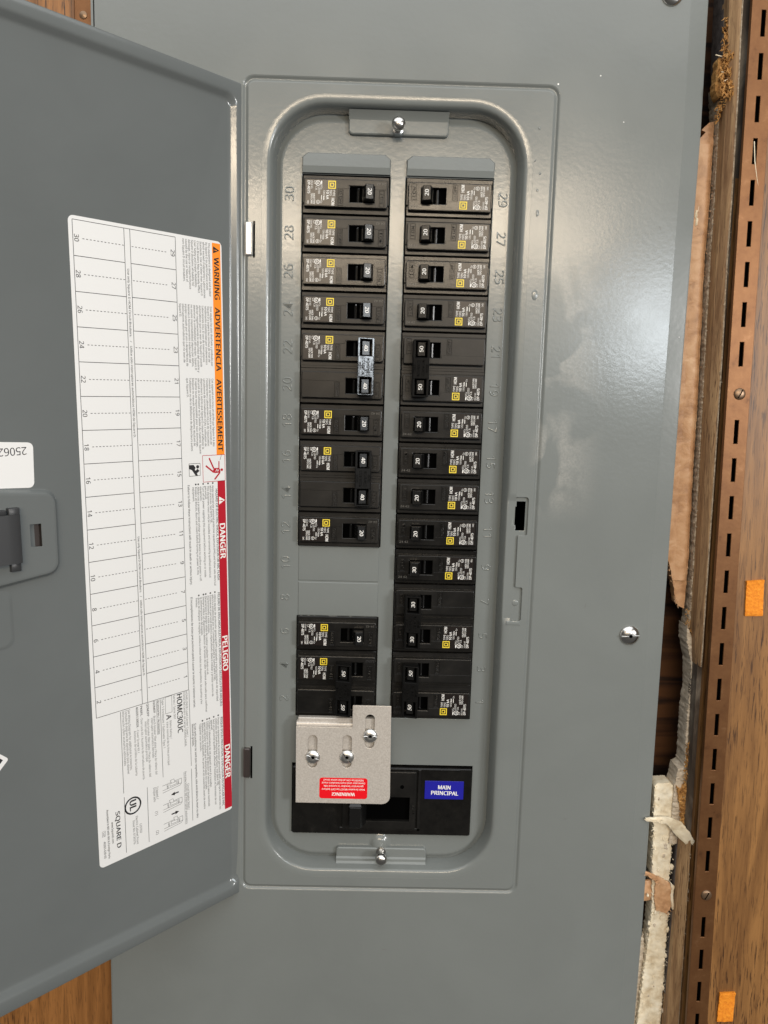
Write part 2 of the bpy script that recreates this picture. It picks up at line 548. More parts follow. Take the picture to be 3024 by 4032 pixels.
# scratches, paint runs and specks on the sheet
for (x, y, a, b) in ((157.2, -23, 1.1, 2.3), (158.3, -76, 2.1, 3.6), (155.9, 30.5, .8, .9), (157.5, 2, .6, .9), (156.4, -8.5, .7, 1.0), (153.9, 10, .6, .6)):
    L_ = [[(x + a * s_ * math.cos(t * math.pi / 8), y + b * s_ * math.sin(t * math.pi / 8), WC + z) for t in range(16)] for s_, z in ((1, .0), (.85, .18), (.5, .30), (.1, .34))]
    mb.loft(L_, 'cover', False, True)
for x, y, a in ((194, 64, .42), (211, 36, .35), (166.6, 58, .6), (258.4, -101, .3)):
    mb.disc((x, y), a, WC + .06, 'white', 7)
for x, y, a, l_ in ((206, -290, 80, 3.2), (201, -452, 20, 2.6), (182, -196, 60, 2.2), (70, -560, 10, 3.0), (240, -30, 115, 2.4)):
    dx, dy = math.cos(math.radians(a)) * l_ / 2, math.sin(math.radians(a)) * l_ / 2
    mb.seg((x - dx, y - dy), (x + dx, y + dy), .22, WC + .05, 'dimprint')
cover = mb.build('cover', panel, 40)

mb = MB()
mb.box(-128, 250, -640, 140, -75, -72, 'matte')
for x0, x1, y0, y1 in ((-128, -126, -640, 140), (248, 250, -640, 140), (-128, 250, 138, 140), (-128, 250, -640, -638)):
    mb.box(x0, x1, y0, y1, -75, -3, 'matte')
mb.build('enclosure', panel)

# ---- deadfront
dead_hole = [[(-.4, -253.6), (58.9, -253.6), (58.9, .6), (-.4, .6)], [(-.4, -381.6), (58.9, -381.6), (58.9, -305.2), (-.4, -305.2)],
             [(69.5, -381.6), (128.7, -381.6), (128.7, .4), (69.5, .4)], [(-2.4, -473.2), (132.4, -473.2), (132.4, -418.2), (-2.4, -418.2)]]
mb = MB()
dead_o = rr(-14.2, 140.4, -489.2, 34.2, 30, 10)
plate(mb, dead_o, [ccw(h)[::-1] for h in dead_hole], -1.3, 0, 'dead', .5, 2)
def dl(a, b, c, d, w, r):
    return [(x, y, w) for x, y in rr(a, b, c, d, r, 10)]
mb.loft([dl(-13.9, 140.1, -488.9, 33.9, -.03, 29.8), dl(-14.6, 140.9, -489.6, 34.6, -.12, 30.4), dl(-15.6, 141.8, -490.4, 35.8, -.7, 31.2),
         dl(-17.2, 144.2, -492.4, 38.2, -2.2, 33), dl(-19.5, 147, -495, 41, -3.0, 34)], 'dead')
# boss above the bottom clip
mb.lathe((64.6, -481, 0), [(8.5, -.02), (7.4, .25), (6.0, 1.3), (4.4, 2.5), (2.6, 2.9), (.05, 3.0)], 'dead', 28)
dead = mb.build('deadfront', panel, 40)

# filler plates in the two free spaces (still unbroken)
for y1, y0 in ((-254.3, -279.1), (-280.0, -304.9)):
    mb = MB()
    mb.loft([[(x, y, z) for x, y in inset([(.3, y0), (58.2, y0), (58.2, y1), (.3, y1)], d)] for d, z in ((0, -1.3), (0, -.1), (.15, .25), (.5, .52), (1.0, .6))], 'dead', False, True)
    mb.build('filler_plate', dead, 20)
mb = MB(); mb.box(-1, 59.4, -306, -252.5, -2.4, -1.35, 'matte'); mb.build('filler_backing', dead)
# torn tie-points left where neighbours were twisted out
mb = MB()
for yb, sg in ((-254.0, 1), (-304.9, -1)):
    x = 2.
    while x < 57:
        w_ = random.choice((.5, .8, 1.5, 3.2, 6.))
        if random.random() < .55: mb.box(x, x + w_, yb - .1 if sg > 0 else yb - .35, yb + .35 if sg > 0 else yb + .1, -.7, .1, 'dead')
        x += w_ + random.uniform(.5, 4)
mb.build('torn_edge', dead)['kind'] = 'stuff'
# pressed ramps over the top pair
for x0 in (-.6, 69.6):
    mb = MB(); x1 = x0 + 59.6
    A = [(x0, .9, .02), (x1, .9, .02), (x1, 11.4, .02), (x1 - 3.6, 14.4, .02), (x0 + 3.6, 14.4, .02), (x0, 11.4, .02)]
    B = [(x0 + .35, 1.2, 1.9), (x1 - .35, 1.2, 1.9), (x1 - .35, 11.0, 1.5), (x1 - 3.9, 13.9, 1.2), (x0 + 3.9, 13.9, 1.2), (x0 + .35, 11.0, 1.5)]
    C = [(x0 + .8, 5.4, 2.75), (x1 - .8, 5.4, 2.75), (x1 - .8, 10.6, 2.35), (x1 - 4.1, 13.4, 2.1), (x0 + 4.1, 13.4, 2.1), (x0 + .8, 10.6, 2.35)]
    mb.loft([A, B], 'dead')
    mb.add([B[0], B[1], C[1], C[0]], [(0, 1, 2, 3)], 'dead')
    mb.add([B[1], B[2], C[2], C[1]], [(0, 1, 2, 3)], 'dead'); mb.add([B[5], B[0], C[0], C[5]], [(0, 1, 2, 3)], 'dead')
    mb.add([B[2], B[3], C[3], C[2]], [(0, 1, 2, 3)], 'dead'); mb.add([B[3], B[4], C[4], C[3]], [(0, 1, 2, 3)], 'dead'); mb.add([B[4], B[5], C[5], C[4]], [(0, 1, 2, 3)], 'dead')
    mb.add(C, [(0, 1, 2, 5), (5, 2, 3, 4)], 'dead')
    mb.build('pressed_ramp', dead, 12)
# embossed space numbers
for k in range(15):
    for left in (True, False):
        mb = MB(); t = str(30 - 2 * k if left else 29 - 2 * k)
        y = -25.4 * k - 12.4
        if left: mb.text(t, -6.0, y, 6.3, 'dead', .12, 90, align='c', emb=True, hs=1.02, zs=.32)
        else: mb.text(t, 132.7, y, 6.2, 'dead', .12, -90, align='c', emb=True, hs=1.02, zs=.32)
        mb.build('embossed_number', dead, 60)

# clips of the lip that hold the deadfront, with their studs
mb = MB()
p = rr(30.0, 97.2, 25.9, 40.2, 3, 5)
mb.loft([[(x, y, -.4 if y < 40 else 3.0) for x, y in p], [(x, y, 2.6) for x, y in inset(p, .25)], [(x, y, 3.2) for x, y in inset(p, 1.0)]], 'cover', False, True)
vs = [(30.4, 35.2, 3.22), (96.8, 35.2, 3.22), (96.8, 37.0, 3.9), (30.4, 37.0, 3.9), (96.8, 40.4, 6.8), (30.4, 40.4, 6.8)]
mb.add(vs, [(0, 1, 2, 3), (3, 2, 4, 5)], 'cover')
mb.prism([(61.0, 25.6), (65.4, 25.6), (67, 27.6), (59.4, 27.6)], 0, 4.1, 'cover', .8)
mb.build('top_clip', panel, 30)
mb = MB()
p = rr(31.6, 99.8, -494.5, -483.0, 2.6, 5)
mb.loft([[(x, y, -.4 if y > -496 else 3.0) for x, y in p], [(x, y, 2.6) for x, y in inset(p, .25)], [(x, y, 3.2) for x, y in inset(p, 1.0)]], 'cover', False, True)
vs = [(32, -490.2, 3.25), (99.4, -490.2, 3.25), (99.4, -491.4, 4.3), (32, -491.4, 4.3), (99.4, -493.2, 4.5), (32, -493.2, 4.5), (99.4, -495.2, 6.), (32, -495.2, 6.)]
mb.add(vs, [(1, 0, 3, 2), (2, 3, 5, 4), (4, 5, 7, 6)], 'cover')
mb.build('bottom_clip', panel, 20)
def stud(u, v, lean):
    mb = MB()
    mb.lathe((u, v, 3.2), [(3.6, -.02), (3.6, .6), (2.5, .9), (2.4, 7.5), (2.7, 8.2)], 'chrome', 22)
    a = [(2.7, 8.0), (4.0, 8.3), (4.5, 9.2), (4.55, 10.2), (4.2, 11.4), (3.3, 12.5), (1.9, 13.2), (.05, 13.4)]
    mb.lathe((u, v, 3.2), a, 'chrome', 28)
    mb.build('clip_screw', panel, 45)
stud(63.2, 30.0, 1); stud(65.6, -486.0, 1)
# dome head screws of the cover
for u, v in ((237.0, 114.4), (239.0, -310.8)):
    mb = MB()
    R_ = 7.2
    prof = [(R_, 0), (R_ * .995, .5), (R_ * .93, 1.3), (R_ * .78, 2.2), (R_ * .55, 3.0), (R_ * .3, 3.4), (.05, 3.5)]
    mb.lathe((u, v, WC), prof, 'chrome', 32)
    mb.prism([(u - 6.4, v - .7), (u + 6.4, v + .2), (u + 6.2, v + .9), (u + 1.2, v + 1.0), (u, v + .6), (u - 1.3, v + .1), (u - 6.5, v)], WC + 1.6, WC + 3.55, 'zinc', .2)
    mb.disc((u, v + .1), 1.3, WC + 3.6, 'matte', 8)
    mb.build('cover_screw', panel, 40)

# ---- door
door_es = Vector((-.6951065, -.0255185, .71845373)); door_ev = Vector((-.01774385, .99967435, .01833983)); door_n = Vector((.71868777, 0, .69533293))
DM = Matrix((-door_es, door_ev, door_n)).transposed().to_4x4()
DM.translation = Vector((-42.4145, 0, 10)) * MM
def dq(pts): return [(-s_, v_) for s_, v_ in pts]
outer = ccw(dq([(-7.2, 52.0), (3.6, -515.6), (200, -510.0), (195, 55.2)]))
inner = ccw(dq([(3.3, 42.4), (14.0, -506.6), (190, -498.6), (187, 45.0)]))
def q(p, d, r, z): return [(x, y, z) for x, y in fillet(inset(p, d), r, 6)]
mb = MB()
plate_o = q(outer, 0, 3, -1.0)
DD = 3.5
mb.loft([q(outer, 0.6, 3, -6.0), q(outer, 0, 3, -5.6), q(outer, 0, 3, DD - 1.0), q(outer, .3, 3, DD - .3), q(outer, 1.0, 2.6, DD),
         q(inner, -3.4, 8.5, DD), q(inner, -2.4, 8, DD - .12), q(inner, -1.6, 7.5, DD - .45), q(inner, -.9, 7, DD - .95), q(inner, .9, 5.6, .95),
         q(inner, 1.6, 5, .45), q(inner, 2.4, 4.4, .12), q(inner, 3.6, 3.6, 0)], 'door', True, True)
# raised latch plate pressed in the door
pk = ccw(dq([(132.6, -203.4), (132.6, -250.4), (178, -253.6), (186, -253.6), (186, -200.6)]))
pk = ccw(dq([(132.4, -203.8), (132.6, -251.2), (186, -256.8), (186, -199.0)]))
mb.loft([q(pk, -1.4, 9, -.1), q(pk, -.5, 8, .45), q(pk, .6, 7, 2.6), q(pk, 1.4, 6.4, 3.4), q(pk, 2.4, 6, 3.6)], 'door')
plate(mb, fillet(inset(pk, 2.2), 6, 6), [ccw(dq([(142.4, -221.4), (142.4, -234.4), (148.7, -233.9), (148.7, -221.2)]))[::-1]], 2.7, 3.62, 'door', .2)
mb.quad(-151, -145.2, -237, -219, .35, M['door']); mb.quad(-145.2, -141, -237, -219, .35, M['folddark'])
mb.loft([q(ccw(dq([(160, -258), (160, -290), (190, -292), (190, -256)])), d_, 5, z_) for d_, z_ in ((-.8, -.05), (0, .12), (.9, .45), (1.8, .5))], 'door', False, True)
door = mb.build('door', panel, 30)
door.matrix_local = DM
mb = MB()
# lever housing
prof = [(4.0, 0), (7.4, .8), (8.6, 3.4), (8.2, 8), (9.0, 14), (8.0, 22), (6.0, 28)]
for a, b, z0 in ((-213.5, -241.6, 3.6),):
    vs, fs = [], []
    for z_, s_ in prof:
        vs += [(-154.4 - s_, a - .6, z_), (-154.4 - s_, b + .2, z_)]
    for k in range(len(prof) - 1): fs.append((2 * k, 2 * k + 1, 2 * k + 3, 2 * k + 2))
    fs.append(tuple(2 * k for k in range(len(prof)))); fs.append(tuple(2 * k + 1 for k in reversed(range(len(prof)))))
    mb.add(vs, fs, 'darkplastic')
mb.box(-161, -155.0, -216.2, -210.6, 3.5, 7.0, 'darkplastic', .4); mb.box(-161, -155.5, -246.2, -241.0, 3.5, 6.0, 'darkplastic', .4)
mb.box(-186, -162.5, -214.6, -211.4, 3.5, 8.0, 'darkplastic', .5)
mb.tube([(-155.4, -214, 4.1), (-155.6, -227, 4.6), (-155.4, -241, 4.2)], .7, 'darkplastic', 6)
mb.build('latch', door, 50)

# ---- directory label on the door
mb = MB()
lab = fillet(dq([(14.0, -49.0), (14.2, -448.4), (116.7, -448.4), (116.6, -48.8)]), 3.2, 5)
mb.prism(lab, .02, .14, 'paper')
Z1, Z2, Z3 = .17, .20, .23
def T(t, s_, v_, cap, mt='ink', width=None, z=Z1, hs=1., **k):
    return mb.text(t, -s_, v_, cap, mt, z, -90, width=width, hs=hs, **k)
def hsof(t, cap, width): return width / (sum(G_FLAT.get(c, G_FLAT[' '])[2] for c in t) * cap)
def rect(s0, s1, v0, v1, mt, z=Z1): mb.quad(-max(s0, s1), -min(s0, s1), min(v0, v1), max(v0, v1), z, mt)
def line(s0, v0, s1, v1, w=.35, mt='ink', z=Z1): mb.seg((-s0, v0), (-s1, v1), w, z, mt)
rect(15.0, 21.4, -50.4, -188.3, 'orange')
mb.poly(dq([(20.6, -52.5), (15.8, -54.7), (20.6, -57.0)]), Z2, 'ink'); T('!', 20.1, -54.4, 2.4, 'orange', z=Z3, bold=.05)
T('WARNING', 20.1, -59.3, 3.8, width=27.2, z=Z2, bold=.045); T('ADVERTENCIA', 20.1, -91.3, 3.8, width=41.2, z=Z2, bold=.045); T('AVERTISSEMENT', 20.1, -137.9, 3.8, width=48.2, z=Z2, bold=.045)
def para(lines, s0, pitch, v0, w1, cap=1.45, mt='greyink', bullets=(), vb=0):
    h_ = hsof(lines[0], cap, w1)
    for i, t in enumerate(lines):
        T(t, s0 + i * pitch + .7, v0, cap, mt, hs=h_, bold=.012)
        if i in bullets: mb.disc((-(s0 + i * pitch), vb), .62, Z1, 'ink', 12)
para(['This equipment is designed and tested', 'by Square D to performance levels', 'which exceed Underwriters Laboratories', 'Standards. Use of Other than Square D', 'Circuit Breakers May Adversely Affect', 'User Safety and Impair Reliability.', 'Square D disclaims all liability for', 'damage, injury or nonperformance', 'caused by the use or failure of', 'non-Square D circuit breakers.'], 23.6, 2.12, -50.9, 33.6)
para(['Este equipo ha sido diseñado y probado por', 'Square D y supera las normas de nivel de', 'rendimiento establecidas por Underwriters', 'Laboratories (UL). El uso de interruptores', 'automáticos que no sean de Square D puede', 'afectar negativamente la seguridad del usuario y', 'deteriorar la confiabilidad del equipo. Square D', 'no asume responsabilidad alguna por daños,', 'lesiones o funcionamiento inadecuado del', 'equipo causado por el uso o desperfectos de', 'interruptores automáticos que no sean de', 'Square D.'], 23.3, 2.09, -91.0, 38.5)
para(['Cet appareil est conçu et vérifié par Square D à des', 'niveaux de rendement supérieurs aux normes de', "l'Underwriters Laboratories (UL) et de l'association", "canadienne de normalisation (CSA). L'utilisation de", "disjoncteurs autres que Square D risque d'affecter la", "sécurité de l'utilisateur et la fiabilité du matériel. Square", 'D rejette toute responsabilité pour tout dommage,', 'blessure ou mauvais fonctionnement résultant de', "l'utilisation ou de la défaillance de disjoncteurs autres", 'que Square D.'], 23.4, 2.13, -137.6, 45.1)
# shock pictogram
for a in ((32.6, -188.4, 14.9, -188.5), (14.9, -188.5, 14.9, -206.3), (14.9, -206.3, 32.5, -206.2), (32.5, -206.2, 32.6, -188.4)): line(*a, .35, 'red')
def sp(x_, y_): return (32.5 - (x_ - 470) / 350 * 17.6, -188.5 - (y_ - 1585) / 405 * 17.8)
for a, b, w_ in (((570, 1625), (640, 1790), 1.1), ((515, 1740), (640, 1850), 1.1), ((725, 1680), (722, 1790), .8), ((735, 1860), (650, 1960), 1.1), ((735, 1800), (735, 1865), .9)):
    p0, p1 = sp(*a), sp(*b); line(*p0, *p1, w_, 'red')
mb.poly(dq([sp(640, 1785), sp(725, 1785), sp(740, 1860), sp(650, 1862), sp(625, 1830)]), Z2, 'red'); mb.disc((-sp(768, 1818)[0], sp(768, 1818)[1]), .95, Z2, 'red')
line(*sp(770, 1572), *sp(755, 1630), .3); line(*sp(755, 1630), *sp(742, 1668), .3)
line(*sp(668, 1840), *sp(690, 1800), .4, 'paper', Z3); line(*sp(690, 1800), *sp(700, 1840), .4, 'paper', Z3); line(*sp(700, 1840), *sp(722, 1812), .4, 'paper', Z3)
# read-the-manual pictogram
for a in ((43.1, -193.3, 34.6, -193.4), (34.6, -193.4, 34.7, -201.5), (34.7, -201.5, 43.1, -201.6), (43.1, -201.6, 43.1, -193.3)): line(*a, .3)
mb.disc((-36.6, -195.6), 1.15, Z2, 'ink'); mb.poly(dq([(43.0, -194.2), (39.6, -194.2), (38.2, -196), (38.8, -197.4), (37.4, -199.2), (36.6, -201.4), (38.2, -201.4), (41, -197.6), (43, -196.8)]), Z2, 'ink')
mb.poly(dq([(38.4, -198.2), (36.6, -196.9), (35.2, -198.4), (37, -199.8)]), Z2, 'ink')
# danger band
rect(15.0, 21.2, -206.1, -446.4, 'red')
mb.poly(dq([(20.3, -216.9), (15.6, -219.7), (20.3, -222.5)]), Z2, 'white'); T('!', 19.9, -219.4, 2.6, 'red', z=Z3, bold=.06)
T('DANGER', 20.1, -235.4, 4.2, 'white', 25, Z2, bold=.055); T('PELIGRO', 20.1, -315.8, 4.2, 'white', 26.2, Z2, bold=.055); T('DANGER', 20.1, -397.2, 4.3, 'white', 25.6, Z2, bold=.055)
T('HAZARD OF ELECTRIC SHOCK, EXPLOSION OR ARC FLASH', 23.0, -211.3, 1.7, width=64, bold=.025)
para(['Apply appropriate personal protective equipment (PPE) and follow safe electrical', 'work practices. See NFPA 70E.', 'This equipment must only be installed and serviced by qualified electrical', 'personnel.', 'Turn off all power supplying this equipment before working on or inside', 'equipment.', 'Always use a properly rated voltage sensing device to confirm power is off.', 'Replace all devices, doors and covers before turning on power to this', 'equipment.'], 25.0, 1.91, -208.9, 69.7, 1.42, 'greyink', (0, 2, 4, 6, 7), -207.3)
T('Failure to follow these instructions will result in death or serious injury.', 44.6, -207.2, 1.5, width=67.9, bold=.025)
T('PELIGRO DE DESCARGA ELÉCTRICA, EXPLOSIÓN O DESTELLO POR ARQUEO', 23.2, -283.8, 1.7, width=83.3, bold=.025)
para(['Utilice equipo de protección personal (EPP) apropiado y siga las prácticas de seguridad', 'eléctrica establecidas por su Compañía (consulte la norma NFPA 70E).', 'Solamente el personal eléctrico especializado deberá instalar y prestar servicio de', 'mantenimiento a este equipo.', 'Desenergice el equipo antes de realizar cualquier trabajo en él.', 'Siempre utilice un dispositivo detector de tensión de valor nominal adecuado para confirmar', 'la desenergización del equipo.', 'Antes de energizar el equipo, vuelva a colocar todos los dispositivos, las puertas y los', 'frentes.'], 25.4, 1.85, -284.6, 77.7, 1.42, 'greyink', (0, 2, 4, 5, 7), -283.2)
T('El incumplimiento de estas precauciones podrá causar la muerte o lesiones serias.', 44.8, -283.2, 1.5, width=78.6, bold=.025)
T("RISQUE D'ÉLECTROCUTION, D'EXPLOSION OU D'ÉCLAIR D'ARC", 23.2, -375, 1.7, width=68.1, bold=.025)
para(['Portez un équipement de protection personnel (EPP) approprié et observez les', 'méthodes de travail électrique sécuritaire. Voir NFPA 70E.', "Seul un personnel qualifié doit effectuer l'installation et l'entretien de cet", 'appareil.', "Coupez l'alimentation de cet appareil avant d'y travailler.", 'Utilisez toujours un dispositif de détection de tension à valeur nominale', "appropriée pour s'assurer que l'alimentation est coupée.", 'Replacez tous les dispositifs, les portes et les couvercles avant de mettre', "l'appareil sous tension."], 25.1, 1.86, -374.7, 70, 1.42, 'greyink', (0, 2, 4, 5, 7), -373.1)
T('Si ces précautions ne sont pas respectées, cela entraînera la mort ou des', 44.8, -373, 1.5, width=70.4, bold=.025); T('blessures graves.', 46.7, -373, 1.5, width=16.4, bold=.025)
# circuit directory
V0, PIT = -51.0, 19.77
for a in ((48.4, V0, 114.2, V0), (48.4, V0 - 15 * PIT, 114.2, V0 - 15 * PIT), (48.4, V0, 48.4, V0 - 15 * PIT), (114.2, V0, 114.2, V0 - 15 * PIT), (79.1, V0, 79.1, V0 - 15 * PIT), (82.9, V0, 82.9, V0 - 15 * PIT)): line(*a, .32)
for k in range(15):
    v_ = V0 - PIT * k
    if k:
        line(48.4, v_, 79.1, v_, .36); line(82.9, v_, 114.2, v_, .36)
    vm = v_ - PIT / 2
    for a in [108.6 - 2.2 * i for i in range(12)] + [78.2 - 2.2 * i for i in range(12)]:
        if a > 84 or 54.2 < a < 79: line(a, vm, a - 1.15, vm, .36)
    T(str(30 - 2 * k), 113.4, vm, 2.7, align='c', bold=.015); T(str(29 - 2 * k), 51.8, vm, 2.7, align='c', bold=.015)
for v_, w_ in ((-74, 101), (-237, 92)):
    T('Use only Square D HOM Circuit Breakers.    /    Utilice sólo interruptores automáticos HOM de Square D.', 81.7, v_, 1.35, width=w_, bold=.02)
# lower block of the label
line(48.1, -347.8, 48.0, -403, .3); line(70.1, -348, 69.9, -403.3, .3); line(98.2, -348.4, 98.4, -403.7, .3)
line(48.0, -405.1, 48.1, -443.8, .3); line(81.8, -406, 81.9, -445, .3); line(98.2, -406.5, 98.3, -445.3, .3)
T('HOMELINE® Load Center Cover /', 50.9, -347.8, 1.5, 'greyink', 33.1); T('Frente del centro de carga HOMELINE®.', 52.7, -347.8, 1.5, 'greyink', 39.8)
T('HOMC30UC', 57.6, -348, 3.9, width=28.2, bold=.04); T('Series / Serie S01', 60.4, -347.9, 1.55, 'greyink', 17.4)
for a in ((61.5, -347.9, 66.4, -347.9), (66.4, -347.9, 66.4, -359.4), (66.4, -359.4, 61.5, -359.4), (61.5, -359.4, 61.5, -347.9)): line(*a, .22, 'greyink')
T('A', 65.9, -360.6, 3.6, bold=.04); T('Mains Rating /', 63.6, -365, 1.5, 'greyink', 13); T('Valor nominal de la línea principal', 66.0, -365.2, 1.5, 'greyink', 31)
T('Type 1 Enclosure / Gabinete Tipo 1', 69.0, -347.9, 1.6, 'greyink', 35.4); T('Accessories / Accesorios', 72.4, -348.2, 1.55, width=23.8, bold=.025); line(72.9, -348.2, 72.9, -372, .2)
y_ = T('HOMFP', 75.4, -348, 1.5, width=8.4, bold=.03); T('- Branch breaker filler plate / Placa de relleno del', 75.4, -357, 1.5, 'greyink', 42.5); T('interruptor automático derivado', 77.2, -359.0, 1.5, 'greyink', 28)
T('QOM2FP', 80.0, -348.2, 1.5, width=9, bold=.03); T('- Main breaker filler plate / Placa de relleno del', 80.0, -358, 1.5, 'greyink', 41.5); T('interruptor automático principal', 81.8, -360, 1.5, 'greyink', 28)
T('PK6FL', 84.6, -348.3, 1.5, width=7.2, bold=.03); T('- Door Lock Kit / Accesorio de cerradura de puerta', 84.6, -356, 1.5, 'greyink', 43.5)
T('4020513002K', 87.6, -348.3, 1.5, width=14, bold=.03); T('- Cover Screw Kit /', 87.6, -363, 1.5, 'greyink', 17); T('Accesorio de tornillos de la cubierta', 89.6, -364, 1.5, 'greyink', 31)
T('See Wiring Diagram for additional Accessories.', 93.2, -348.3, 1.55, 'greyink', 41.7); T('Consulte el diagrama de alambrado para obtener', 95.2, -348.3, 1.55, 'greyink', 43.6); T('información sobre accesorios adicionales', 97.2, -348.3, 1.55, 'greyink', 37.1)
mb.ring((-92.4, -414.6), 4.9, 6.0, Z1, 'ink', 36); T('UL', 94.6, -418.4 + 8.0, 4.6, width=7.4, bold=.07)
T('LISTED', 88.2, -429.3, 1.5, width=6.8); T('Electric Cabinet Front', 90.8, -422.8, 1.5, width=20); T('Issue No. 0139376', 93.0, -425, 1.5, width=17)
T('SQUARE D', 104.5, -414.2, 2.9, width=25.6, bold=.04); T('www.SquareD.com', 107.7, -420.1, 1.35, width=14.8, bold=.02); T('Assembled in MX with MX & Foreign Parts', 110.6, -410.4, 1.35, width=33.7, bold=.02)
T('SAP', 113.6, -424.6, 1.2); T('40265-630-05', 113.4, -431.1, 1.35, width=11.8, bold=.02)
for a in ((111.9, -424, 111.9, -427.6), (111.9, -427.6, 114, -427.6), (114, -427.6, 114, -424), (114, -424, 111.9, -424)): line(*a, .15)
T('Tripped /', 75.4, -408, 1.6, 'greyink', 9.2); T('Disparado', 77.4, -408, 1.6, 'greyink', 10.4); T('(1)', 76.6, -425.4, 1.9, 'greyink'); T('(2)', 76.4, -439.4, 1.9, 'greyink')
T('Circuit Breaker Reset /', 51.6, -414.9, 1.5, width=19.6); line(52.0, -414.9, 52.0, -434.5, .14); T('Restablecimiento del interruptor automático', 53.6, -405.3, 1.5, width=39); line(54.1, -405.3, 54.1, -444.3, .14)
for v_, up in ((-410.6, 0), (-424.6, 1), (-438.4, 2)):
    for a in ((56, v_ + 1.6, 56, v_ - 1.8), (56, v_ + 1.6, 70.6, v_ + 1.2), (56, v_ - 1.8, 70.6, v_ - 2.2), (56, v_ - 1.8, 57.2, v_ - 3.1), (57.2, v_ - 3.1, 70.6, v_ - 3.9)): line(*a, .22)
    c_ = 62.5
    for a in ((c_ - 2.5, v_ + .8, c_ - 2.5, v_ - 1.1), (c_ + 2.5, v_ + .8, c_ + 2.5, v_ - 1.1), (c_ - 2.5, v_ + .8, c_ + 2.5, v_ + .8), (c_ - 2.5, v_ - 1.1, c_ + 2.5, v_ - 1.1)): line(*a, .22)
    k_ = (0, 1.2, -1.6)[up]
    mb.poly(dq([(c_ + k_ - 1.3, v_ + .7), (c_ + k_ + 1.3, v_ + .7), (c_ + k_ + 2.2, v_ + 3.0), (c_ + k_ - .6, v_ + 3.2)]), Z2, 'paper')
    for a in ((c_ + k_ - 1.3, v_ + .7, c_ + k_ + 1.3, v_ + .7), (c_ + k_ + 1.3, v_ + .7, c_ + k_ + 2.2, v_ + 3), (c_ + k_ + 2.2, v_ + 3, c_ + k_ - .6, v_ + 3.2), (c_ + k_ - .6, v_ + 3.2, c_ + k_ - 1.3, v_ + .7)): line(*a, .2, 'ink', Z3)
    T('ON', 59.3, v_ + .9, 1.2, bold=.03); T('OFF', 67.4, v_ + .9, 1.2, bold=.03)
for v_, d_ in ((-418.2, 1), (-432.4, -1)):
    c_ = 61.5
    line(c_ - 3 * d_, v_, c_ + .2 * d_, v_, .9); mb.poly(dq([(c_, v_ + 1.3), (c_ + 3 * d_, v_), (c_, v_ - 1.3)]), Z1, 'ink')
mb.build('directory_label', door, 30, False)
# inventory sticker and corner of a hazard sticker
mb = MB()
mb.prism(fillet(dq([(143.0, -175.6), (143.6, -201.0), (184, -199), (183.4, -173.6)]), 3.0, 5), .02, .16, 'paper')
mb.text('25062', -146.6, -177.9, 4.3, 'greyink', .19, 181.5, width=15.6, bold=.012)
mb.build('number_sticker', door, 30, False)
mb = MB()
c_ = (-179.0, -352.5)
def dia(r): return [(c_[0] + r, c_[1] - 3.2), (c_[0], c_[1] + r), (c_[0] - r, c_[1] + 3.2), (c_[0], c_[1] - r)]
mb.prism(fillet([(-166.9, -355.6), (-185, -338), (-200, -354), (-182, -371)], 1.5, 3), .02, .16, 'paper'); mb.poly([(-170.2, -355.2), (-185, -341), (-197, -354), (-182, -368)], .19, 'ink')
mb.poly([(-172.6, -355.2), (-185, -343.4), (-194, -354), (-182, -365.5)], .21, 'paper')
mb.build('hazard_sticker', door, 30, False)
# hinge leaves
for (y0, y1, k_) in ((-34.6, -56.0, 'fold'), (-401.4, -423.8, 'folddark')):
    mb = MB()
    mb.box(-36.4, -31.6, y1, y0, 9.0, 14.6, k_, .8, 1.0)
    mb.box(-31.5, -30.2, y1 - 1.2, y0 + 1.0, 10, 12.06, 'matte')
    mb.build('hinge', panel, 40)

